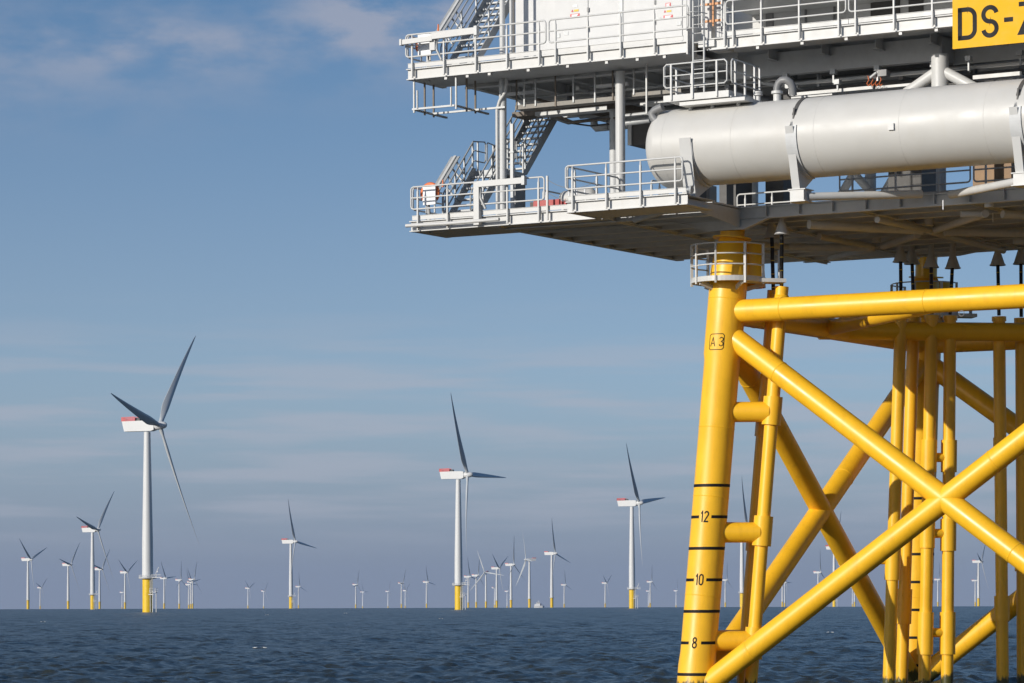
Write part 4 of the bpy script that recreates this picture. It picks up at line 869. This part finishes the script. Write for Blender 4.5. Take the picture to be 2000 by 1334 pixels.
# slim jointed mast
q = PB(1001, 404, -.7); t = thing('crane_mast', 'slim jointed white mast standing right of the grey column', 'mast', W(q[0], q[1], ZLF))
m = MB(); m.bar(W(q[0], q[1], ZLF), W(q[0], q[1], ZLF + 1.15), .1, .1, up=E2); m.build('base', 'galv', t)
m = MB(); m.bar(W(q[0], q[1], ZLF + 1.3), W(q[0], q[1], ZLF + 3.1), .11, .11, up=E2); m.build('upper_arm', 'white', t)
m = MB(); m.box(q[0] - .07, q[0] + .07, q[1] - .07, q[1] + .07, ZLF + 1.15, ZLF + 1.3); m.build('joint', 'dark', t)
m = MB(); m.box(q[0] - .09, q[0] + .09, q[1] - .08, q[1] + .08, ZLF + 2.15, ZLF + 2.2); m.build('collar', 'galv', t)
# cable support frame slung under the left end
t = thing('hanging_frame', 'open galvanised cable frame slung under the left end of the upper deck', 'frame', W(*PB(860, 200, BF + .2)))
fz = ZU - .95; A0, A1 = au0 + .12, au0 + 1.75
for b_, lo in ((BF + .1, 0), (BF + 1.3, 0)):
    m = MB(); m.bar(W(A0, b_, fz), W(A1 + (0 if b_ < -1 else 1.2), b_, fz), .07, .06); m.build('bar', 'galv', t)
for a in (A0, A1):
    m = MB(); m.bar(W(a, BF + .1, fz), W(a, BF + 2.2, fz - .02), .07, .06); m.build('bar', 'galv', t)
    for b_ in (BF + .1, BF + .75, BF + 1.3):
        m = MB(); m.bar(W(a + .05, b_, fz - .12), W(a + .05, b_, ZU + .05), .05, .05, up=E1); m.build('hanger', 'galv' if b_ < -1.5 else 'rusty', t)
m = MB(); m.bar(W(A0 + .2, BF + .06, fz), W(A0 + .2, BF + .06, fz + .6), .05, .04, up=E1); m.bar(W(A1 - .12, BF + .06, fz), W(A1 - .12, BF + .06, fz + .6), .05, .04, up=E1); m.build('hanger', 'white', t)

# ------------------------------------------------------------------ lettering and signs
bS = BF - .42
sx0, sy0, sx1, sy1 = 1860, -2, 1860, 96
p0 = PB(1860.5, 96, bS); p1 = PB(1860.5, -1, bS); hS = p1[2] - p0[2]
SG = thing('station_sign', 'big yellow board lettered DS-Z in black on the upper deck edge', 'sign', W(p0[0], bS, p0[2]))
m = MB(); m.box(p0[0], p0[0] + 4.3, bS, bS + .04, p0[2], p1[2]); m.build('board', 'signyel', SG)
m = MB(); fn = lambda u, v: W(p0[0] + u, bS - .006, p0[2] + v)
q0 = PB(1871.5, 79, bS); q1 = PB(1872, 16.5, bS); hL = (q1[2] - q0[2]); text(m, 'DS-Z', hL, .135, lambda u, v: W(q0[0] + u, bS - .006, q0[2] + v), gap=.17); m.build('lettering', 'mark', SG)
for a in (p0[0] + .3, p0[0] + 2.1, p0[0] + 3.9):
    m = MB(); m.box(a - .04, a + .04, bS + .04, BF + .0, p0[2] + .5, p0[2] + .6); m.box(a - .04, a + .04, bS + .04, BF - .1, p0[2] + 1.1, p0[2] + 1.2); m.build('bracket', 'galv', SG)
def sticker(x, y, w, h, mt, label, name='warning_sign', b=None, detail=None):
    b = b if b is not None else bw - .036
    q0 = PB(x, y + h, b); q1 = PB(x + w, y, b); m = MB(); m.box(q0[0], q1[0], b - .006, b + .003, q0[2], q1[2]); o = m.build(name, mt, None, W(q0[0], b, q0[2])); tag(o, label, 'sign', 'small signs on the white doors')
    m = MB()
    if detail == 'lines':
        for k in range(3):
            z = q0[2] + (q1[2] - q0[2]) * (.25 + .25 * k); wd = (q1[0] - q0[0]); m.box(q0[0] + wd * .15, q1[0] - wd * (.15 + .1 * (k % 2)), b - .01, b - .007, z - .014, z + .014)
        m.build('print', 'stick', o)
    if detail == 'triangle':
        a = q0[0] + .0; z = q0[2]; m.prism([W(a - .1, b - .008, z), W(a - .02, b - .008, z), W(a - .06, b - .008, z + .08)], E2 * .004); m.build('triangle', 'signred', o)
    return o
sticker(1119, 9, 8, 5, 'stick', 'small white label above the yellow sticker on the left door')
sticker(1121, 18, 9, 5, 'stickyel', 'yellow warning sticker on the left door', detail='triangle')
sticker(1114, 26, 18, 10, 'signred', 'red notice with white print on the left door', detail='lines')
sticker(1300, 5, 10, 10, 'signred', 'square red notice on the right door, top of its stack', detail='lines')
sticker(1302, 19.5, 9, 4.5, 'stickyel', 'yellow warning sticker on the right door', detail='triangle')
sticker(1296, 28.5, 18, 9.5, 'signred', 'wide red notice on the right door, bottom of its stack', detail='lines')
sticker(1102, 61, 8, 8, 'galv', 'grey lock plate on the left door', 'lock_plate')
sticker(1282, 33.5, 9, 5, 'galv', 'grey lock plate on the right door', 'lock_plate')
sticker(1596, -1, 18, 8, 'signred', 'red notice on the shaded grey wall', b=3.13, detail='lines')
sticker(1579, 9, 9, 8, 'stick', 'pale label on the shaded grey wall below the red notice', b=3.13)

# ------------------------------------------------------------------ cable bellmouths and the cables hanging from them
def hangoff(x, ytop, ybot, Y, w, zend, label, clabel, lit=False):
    p1 = CAM + ray(x, ybot) * Y; p0 = CAM + ray(x, ytop) * Y; p0[0] = p1[0]; r = w / 2 / F * Y
    t = thing('cable_bellmouth', label, 'bellmouth', p1, 'grey cable bellmouths under the deck')
    m = MB(); m.lathe(p1, [p1[0], p1[1], p0[2]], [(0, r), (.04, r), (.72, r * .42), (1, r * .40)], 28, cap=False); m.lathe([p1[0], p1[1], p0[2]], [p1[0], p1[1], ZLF - .1], [(0, r * .4), (1, r * .4)], 20); m.build('cone', 'grey', t)
    m = MB(); m.lathe(p1 - EZ * .005, p1 + EZ * .035, [(0, r + .02), (1, r + .02)], 28, cap=False); m.build('rim', 'grey', t)
    m = MB(); e = np.array(zend); s_ = p1 + EZ * .4; mid = (s_ + e) / 2
    m.path([s_, s_ * .67 + e * .33 , s_ * .33 + e * .67, e], .062, 12); c = m.build('power_cable', 'black', None, p1); tag(c, clabel, 'cable', 'black power cables between deck and jacket')
    m = MB()
    for k in range(5):
        f = .12 + .19 * k; q = s_ * (1 - f) + e * f; q2 = q + np.array([0, 0, .03]); m.lathe(q, q2, [(0, .066), (1, .066)], 12, cap=False)
    m.build('band', 'stickyel', c)
hangoff(1527, 422, 459, 106.6, 29, jt(12.4), 'front bellmouth of the pair beside the near leg', 'black cable dropping beside the near leg, front one of the pair')
hangoff(1507, 424, 465, 108.2, 28, jt2(12.4), 'rear bellmouth of the pair beside the near leg', 'black cable dropping beside the near leg, rear one of the pair')
names = ['leftmost of the bellmouths before the far leg', 'second bellmouth from the left before the far leg', 'bellmouth directly in front of the far leg', 'bellmouth just right of the far leg', 'bellmouth standing alone right of the far ring walkway', 'bellmouth at the right edge of the picture']
cn = ['leftmost black cable before the far leg', 'second black cable from the left before the far leg', 'black cable directly in front of the far leg', 'black cable just right of the far leg', 'black cable hanging alone right of the far ring walkway', 'black cable at the right edge of the picture']
for k, (x, y0, y1) in enumerate(((1759, 477, 512), (1781, 479, 516), (1818.5, 486, 523), (1861, 488, 524.5), (1948.5, 482, 518.5), (1994, 478, 516))):
    hangoff(x, y0, y1, TUBES[k][2], 29, TT[k](12.4), names[k], cn[k])
m = MB(); p = W(*PB(1878, 612, .1)); m.rings([[p + (E1 * math.cos(t_) + EZ * math.sin(t_)) * (.085 + .009 * math.cos(s_)) + E2 * .009 * math.sin(s_) for s_ in np.linspace(0, 2 * math.pi, 9)[:-1]] for t_ in np.linspace(0, 2 * math.pi, 25)[:-1]], True, False, True)
tag(m.build('shackle_ring', 'pipe', None, p), 'small grey shackle ring under the top horizontal brace', 'shackle')
for (x, y0, y1, z) in ((1842, 391, 408, 0), (1939, 416, 430, 0)):
    m = MB(); p = W(*PZ(x, y0, 14.6)); m.tube(p, p - EZ * .28, .018, n=8); m.build('drain_pipe', 'stick', TS)

# ------------------------------------------------------------------ wind turbines
def blade_mesh():
    m = MB(); R0, R1 = 1.6, 60.0; rg = []
    for s_ in np.concatenate([np.linspace(0, .25, 9), np.linspace(.28, 1, 22)]):
        r = R0 + (R1 - R0) * s_
        ch = 2.1 + (4.1 - 2.1) * min(1, max(0, (s_ - .04) / .16)) if s_ < .2 else 4.1 * (1 - (s_ - .2) / .8) ** .85 * .92 + .33
        if s_ < .2: ch = 2.1 + 2.0 * (3 * ((s_) / .2) ** 2 - 2 * ((s_) / .2) ** 3)
        th = 2.1 * (1 - min(1, s_ / .22)) + ch * (.62 - .34 * s_) * min(1, s_ / .22); th = max(th, .14)
        if s_ > .985: ch *= .5
        beta = R(20 + 18 * (1 - s_) ** 4); cone = R(2.8)
        cx = np.array([math.sin(beta), math.cos(beta), 0]); nx = np.array([math.cos(beta), -math.sin(beta), 0])
        ctr = np.array([math.sin(cone) * r + 2.0 * s_ ** 2, 0, math.cos(cone) * r]) - cx * (ch * .5 - 1.05) * .55
        ring = []
        for k in range(16):
            t = 2 * math.pi * k / 16; x = .5 * math.cos(t); y = .5 * math.sin(t) * (1.0 if s_ < .05 else (.55 + .45 * (math.cos(t) * -1)) * .9 + .1)
            ring.append(ctr + cx * ch * x * -1 + nx * th * y)
        rg.append(ring)
    m.rings(rg, True, True); return m
BLADE = blade_mesh().build('blade', 'blade', None); blade_me = BLADE.data; bpy.data.objects.remove(BLADE)
def turbine_proto(det):
    t = thing('wind_turbine', 'x', 'wind turbine', (0, 0, 0), 'wind turbines of the offshore wind farm')
    o0 = (0, 0, 0); n = 36 if det else 18
    m = MB(); m.tube((0, 0, -14), (0, 0, 15.6), 2.5, n=n); m.build('foundation_pile', 'tp', t, o0)
    m = MB(); m.lathe((0, 0, 16.0), (0, 0, 85.2), [(0, 2.62), (.25, 2.55), (.6, 2.1), (1, 1.55)], n); m.build('tower', 'turb', t, o0)
    m = MB(); m.lathe((0, 0, 15.4), (0, 0, 16.1), [(0, 2.7), (.3, 4.2), (1, 4.2)], n); pf = m.build('work_platform', 'turb', t, o0)
    if det:
        m = MB()
        for h in (.55, 1.15): m.path([(4.1 * math.cos(k * .2618), 4.1 * math.sin(k * .2618), 16.1 + h) for k in range(24)], .06, 6, closed=True)
        for k in range(24): m.tube((4.1 * math.cos(k * .2618), 4.1 * math.sin(k * .2618), 16.1), (4.1 * math.cos(k * .2618), 4.1 * math.sin(k * .2618), 17.3), .06, n=6)
        m.wbox(3.8, 9.0, -3.6, -1.4, 15.9, 16.1)
        for k in range(6): m.tube((3.8 + .86 * k, -3.5, 16.1), (3.8 + .86 * k, -3.5, 17.5), .09, n=6)
        m.tube((3.8, -3.5, 17.3), (8.8, -3.5, 17.4), .08, n=6)
        m.build('railing', 'turb', pf, o0)
        m = MB(); m.path([(5.6, -2.4, 16), (5.6, -2.4, 18.2), (7.2, -2.6, 21.0)], .16, 8); m.wbox(6.2, 6.7, -2.7, -2.2, 18.6, 19.1); m.build('service_crane', 'turb', pf, o0)
        m = MB(); m.tube((2.35, -2.0, -3), (2.35, -2.0, 15.6), .16, n=8); m.build('ladder', 'turb', t, o0)
        m = MB()
        for x, y in ((4.0, -2.9), (5.6, -2.3)): m.tube((x, y, -3), (x, y, 9.8), .22, n=10)
        m.tube((1.6, -2.2, 8.0), (4.6, -2.6, 8.0), .22, n=8); m.wbox(2.6, 6.0, -3.6, -1.0, 9.0, 9.2)
        for q in ((2.7, -3.5), (4.3, -3.5), (5.9, -3.5), (5.9, -1.1), (4.3, -1.1)): m.tube((q[0], q[1], 9.2), (q[0], q[1], 10.9), .1, n=6)
        for h in (10.0, 10.9): m.path([(2.7, -3.5, h), (5.9, -3.5, h), (5.9, -1.1, h)], .08, 6)
        m.tube((3.2, -2.4, 9), (3.2, -2.4, 15.6), .12, n=6); m.tube((3.8, -2.4, 9), (3.8, -2.4, 15.6), .12, n=6)
        m.build('boat_landing', 'turb', t, o0)
    m = MB(); pr = [(-12.4, 2.3), (-11.2, -2.5), (2.6, -2.5), (4.3, -1.9), (4.3, 2.2), (2.5, 2.5), (-3.5, 2.5)]
    m.prism([(x, -2.05, 88 + z) for x, z in pr], (0, 4.1, 0)); nc = m.build('nacelle', 'turb', t, o0)
    if det:
        m = MB()
        for y in (-2.0, 2.0):
            for h in (.1, .95, 1.95): m.bar((-12.6, y, 90.3 + h), (-5.6, y, 90.5 + h), .1, .16)
            for k in range(18): m.bar((-12.6 + .41 * k, y, 90.3), (-12.6 + .41 * k, y, 92.35), .19, .1, up=np.array([0, 1., 0]))
        for k in range(10): m.bar((-12.6, -2 + .44 * k, 90.3), (-12.6, -2 + .44 * k, 92.3), .18, .1, up=np.array([0, 1., 0]))
        m.wbox(-12.6, -5.6, -1.98, 1.98, 90.45, 90.6); m.wbox(-5.6, -5.45, -2.0, 2.0, 90.5, 92)
        m.build('hoist_railing', 'pink', nc, o0)
        m = MB(); m.wbox(-5.4, -3.4, -1.2, 1.2, 90.5, 91.7); m.build('cooler', 'dark', nc, o0)
    else:
        m = MB(); m.wbox(-12.5, -5.6, -2.0, 2.0, 90.4, 91.6); m.build('hoist_railing', 'pink', nc, o0)
    m = MB(); m.lathe((4.3, 0, 88), (10.2, 0, 88.35), [(0, 1.8), (.12, 2.05), (.5, 1.95), (.78, 1.6), (.93, 1.15), (1, .6)], 24); m.build('hub', 'turb', t, o0)
    for k in range(3):
        b = bpy.data.objects.new('blade', blade_me); COL.objects.link(b); b.parent = t
    return t
P_DET = turbine_proto(True); P_SIM = turbine_proto(False)
def copy_tree(o, parent=None):
    c = o.copy(); COL.objects.link(c); c.parent = parent
    for ch in list(o.children): copy_tree(ch, c)
    return c
used = {}
def add_turbine(xt, yh, phase, label, yaw=-20.0, xhub=None):
    v = HY - yh; v0 = v - RHO * (xt - 1000); D = F * 88 / 200
    for _ in range(6): D = F * (88 - D * D / (2 * RE) - ZC) / v0
    p = CAM + ray(xt, yh) * D; p[2] = -D * D / (2 * RE)
    src = P_DET if D < 5200 else P_SIM
    t = src if not used.get(src.name) else copy_tree(src)
    if t is src: used[src.name] = True
    blades = [c for c in t.children if c.name.startswith('blade')]
    t.location = p; t.rotation_euler = (0, 0, R(yaw)); t['label'] = label
    for k in range(3):
        b = blades[k]
        b.matrix_local = Matrix.Translation((6.6, 0, 88.1)) @ Matrix.Rotation(R(-6), 4, 'Y') @ Matrix.Rotation(R(-(phase + 120 * k)), 4, 'X')
    return t
T = [
 (287.5, 832, 40.5, 'largest wind turbine, nearest on the left, with red railing on its nacelle'),
 (895, 928, -30, 'tall near wind turbine at mid picture beside a row of small ones'),
 (1234, 983, -36, 'tall wind turbine standing just left of the yellow jacket'),
 (568, 1058, -22, 'medium wind turbine standing alone in the gap between the two tallest ones'),
 (180.5, 1035, 42, 'medium wind turbine left of the largest one, its lower blade crossing a smaller turbine'),
 (54.5, 1093, -52, 'wind turbine with a V of raised blades near the left edge'),
 (133, 1103, 40, 'wind turbine with yellow base, second larger one from the left edge'),
 (194.5, 1111.5, 40, 'smaller wind turbine just right of the medium one, partly behind its blade'),
 (244, 1118, -60, 'small wind turbine with V of raised blades just left of the largest tower'),
 (78.5, 1148, 50, 'tiny wind turbine between the two leftmost larger ones'),
 (238.5, 1158, 10, 'tiny far wind turbine peeping out left of the small V bladed one'),
 (320.5, 1129.5, -35, 'small wind turbine just right of the largest tower'),
 (350, 1133, 5, 'small wind turbine midway between the largest tower\'s right neighbour and a bunched group'),
 (376, 1132, 20, 'front and rightmost wind turbine of the bunched group right of the largest'),
 (372.3, 1137, -40, 'middle wind turbine of the bunched group right of the largest'),
 (368.5, 1142, -30, 'left and farthest wind turbine of the bunched group right of the largest'),
 (484.3, 1149, -55, 'tiny wind turbine, first one left of the lone medium turbine\'s gap'),
 (515, 1155, 40, 'tiny wind turbine nearest left of the lone medium turbine'),
 (583, 1146, -10, 'tiny wind turbine close on the right of the lone medium turbine'),
 (694.8, 1142, 20, 'left one of a tiny pair midway between the lone medium and the tall mid turbine'),
 (708.3, 1158, -30, 'right, farther one of a tiny pair midway between the lone medium and tall mid turbine'),
 (757.8, 1156, 20, 'tiny far wind turbine standing left of an overlapping small pair'),
 (784, 1139, 30, 'left, nearer wind turbine of the overlapping small pair'),
 (791.5, 1154, 50, 'right, farther wind turbine of the overlapping small pair'),
 (833, 1137, -20, 'small wind turbine, first one left of the tall mid turbine'),
 (914.5, 1126.5, -20, 'small wind turbine touching the right side of the tall mid turbine'),
 (930, 1124, 15, 'second small wind turbine right of the tall mid one'),
 (949, 1118, -22, 'small wind turbine with bright white blades turned the other way', -118),
 (970, 1110, -58, 'small wind turbine with blades raised in a narrow V, mid row'),
 (998, 1103, 5, 'small wind turbine with one blade straight up, left of the backwards facing one'),
 (1034, 1093, -26, 'wind turbine facing left with its nacelle on the right, near the ship', 196),
 (1077.5, 1081, -15, 'wind turbine just right of the small white ship'),
 (1102, 1142.5, -10, 'tiny wind turbine right of the ship\'s neighbour'),
 (966, 1148, 30, 'tiny far wind turbine half behind the narrow V bladed one'),
 (990.5, 1156, 10, 'tiny far wind turbine with thin tower just left of the blade straight up one'),
 (1182, 1139, 60, 'tiny wind turbine alone left of the tall one by the jacket'),
 (1270, 1136.5, 5, 'tiny wind turbine between the tall turbine and the yellow leg'),
 (1266.5, 1156, 20, 'faint far wind turbine overlapping the tiny one left of the yellow leg'),
 (1320.5, 1155, 10, 'faint far wind turbine close to the left of the yellow leg'),
 (1449, 1031, -20, 'large wind turbine seen between the yellow leg and its cable tube'),
 (1416.5, 1133, 5, 'small wind turbine seen right beside the yellow leg, left of a larger tower'),
 (1598, 1118, 0, 'small wind turbine seen under the crossing of the far braces'),
 (1629, 1070, 20, 'white turbine tower half hidden behind the crossing braces'),
 (1528, 1128, 30, 'turbine hidden behind a brace, left one of two yellow bases near the cable tube'),
 (1532.5, 1138, -30, 'turbine hidden behind a brace, right one of two yellow bases near the cable tube'),
 (1669, 1130, 25, 'small turbine base seen below the long brace, right one of two'),
 (1665, 1147, -15, 'small turbine base seen below the long brace, left one of two'),
 (1831.8, 1132, 5, 'small wind turbine seen between the far leg and its cable tubes'),
 (1911, 1097, 45, 'wind turbine with red railing seen between the right hand cable tubes'),
 (1904.8, 1134, 10, 'smaller wind turbine just left of the one between right hand cable tubes'),
]
for a in T: add_turbine(*a)

for a in ((507, 1262, .9, 'longest white wave crest, left of the middle of the near sea'), (84, 1213, .8, 'white wave crest below the leftmost turbines'), (861, 1207, .8, 'small white wave crest below the tall middle turbine'), (1372 + 249, 1233, .7, 'white wave crest seen under the long front brace'), (521, 1200, 1.0, 'small far white wave crest left of the lone medium turbine'), (675, 1197, 1.1, 'faint far white wave crest right of the lone medium turbine')):
    whitecap(*a)
# ------------------------------------------------------------------ far service ship
def ship():
    x0 = 1053.0; Y = 4300.0; p = CAM + ray(x0, 1181) * Y; zb = -Y * Y / (2 * RE); p[2] = zb
    t = thing('service_ship', 'small white service ship on the horizon between two turbines', 'ship', p)
    s_ = 1.0; L_ = 12.0
    def hull(xs, hw, z0, z1): 
        m = MB(); sec = [[(x, -w, z1), (x, -w * .75, z0), (x, w * .75, z0), (x, w, z1)] for x, w in zip(xs, hw)]
        m.rings([[p + np.array(q) for q in r_] for r_ in sec], False, True); return m
    hull([-6.3, -6, 0, 4.5, 6.6], [2.4, 2.8, 3, 2.4, .3], -1, 2.4).build('hull', 'hull', t)
    m = MB(); o = p; m.wbox(o[0] - 5.9, o[0] + 1.2, o[1] - 2.4, o[1] + 2.4, o[2] + 2.4, o[2] + 4.6); m.build('cabin', 'hull', t)
    m = MB(); m.wbox(o[0] - 3.6, o[0] + 1.0, o[1] - 2.0, o[1] + 2.0, o[2] + 4.6, o[2] + 6.6); br = m.build('bridge', 'hull', t)
    m = MB(); m.wbox(o[0] - 3.3, o[0] + .7, o[1] - 2.05, o[1] - 2.01, o[2] + 5.4, o[2] + 6.1); m.build('window', 'glass', br)
    m = MB(); m.wbox(o[0] + 1.3, o[0] + 3.0, o[1] - 2.2, o[1] + 2.2, o[2] + 2.4, o[2] + 5.2); m.build('deck_house', 'hullblue', t)
    m = MB(); m.tube(o + np.array([-.8, 0, 6.6]), o + np.array([-.8, 0, 9.2]), .15, n=8); m.bar(o + np.array([-2.4, 0, 8.1]), o + np.array([.9, 0, 8.1]), .2, .25); m.build('mast', 'hull', t)
    m = MB(); m.bar(o + np.array([4.6, 0, 2.4]), o + np.array([4.6, 0, 4.6]), .3, .3, up=np.array([0, 1., 0])); m.build('bow_post', 'hullblue', t)
ship()

# ------------------------------------------------------------------ sea haze
HAZE = 2.2e-5
if HAZE:
    m = MB(); m.wbox(-15500, 15500, -15500, 15500, -16.5, 175)
    hm = bpy.data.materials.new('sea_haze'); hm.use_nodes = True; t = hm.node_tree; t.nodes.clear()
    o_ = N('ShaderNodeOutputMaterial', t); v_ = N('ShaderNodeVolumePrincipled', t); v_.inputs['Color'].default_value = (.55, .68, .95, 1); v_.inputs['Density'].default_value = HAZE; v_.inputs['Anisotropy'].default_value = .2
    L(v_.outputs[0], o_.inputs['Volume'], t)
    h = m.build('haze', hm); h['kind'] = 'stuff'
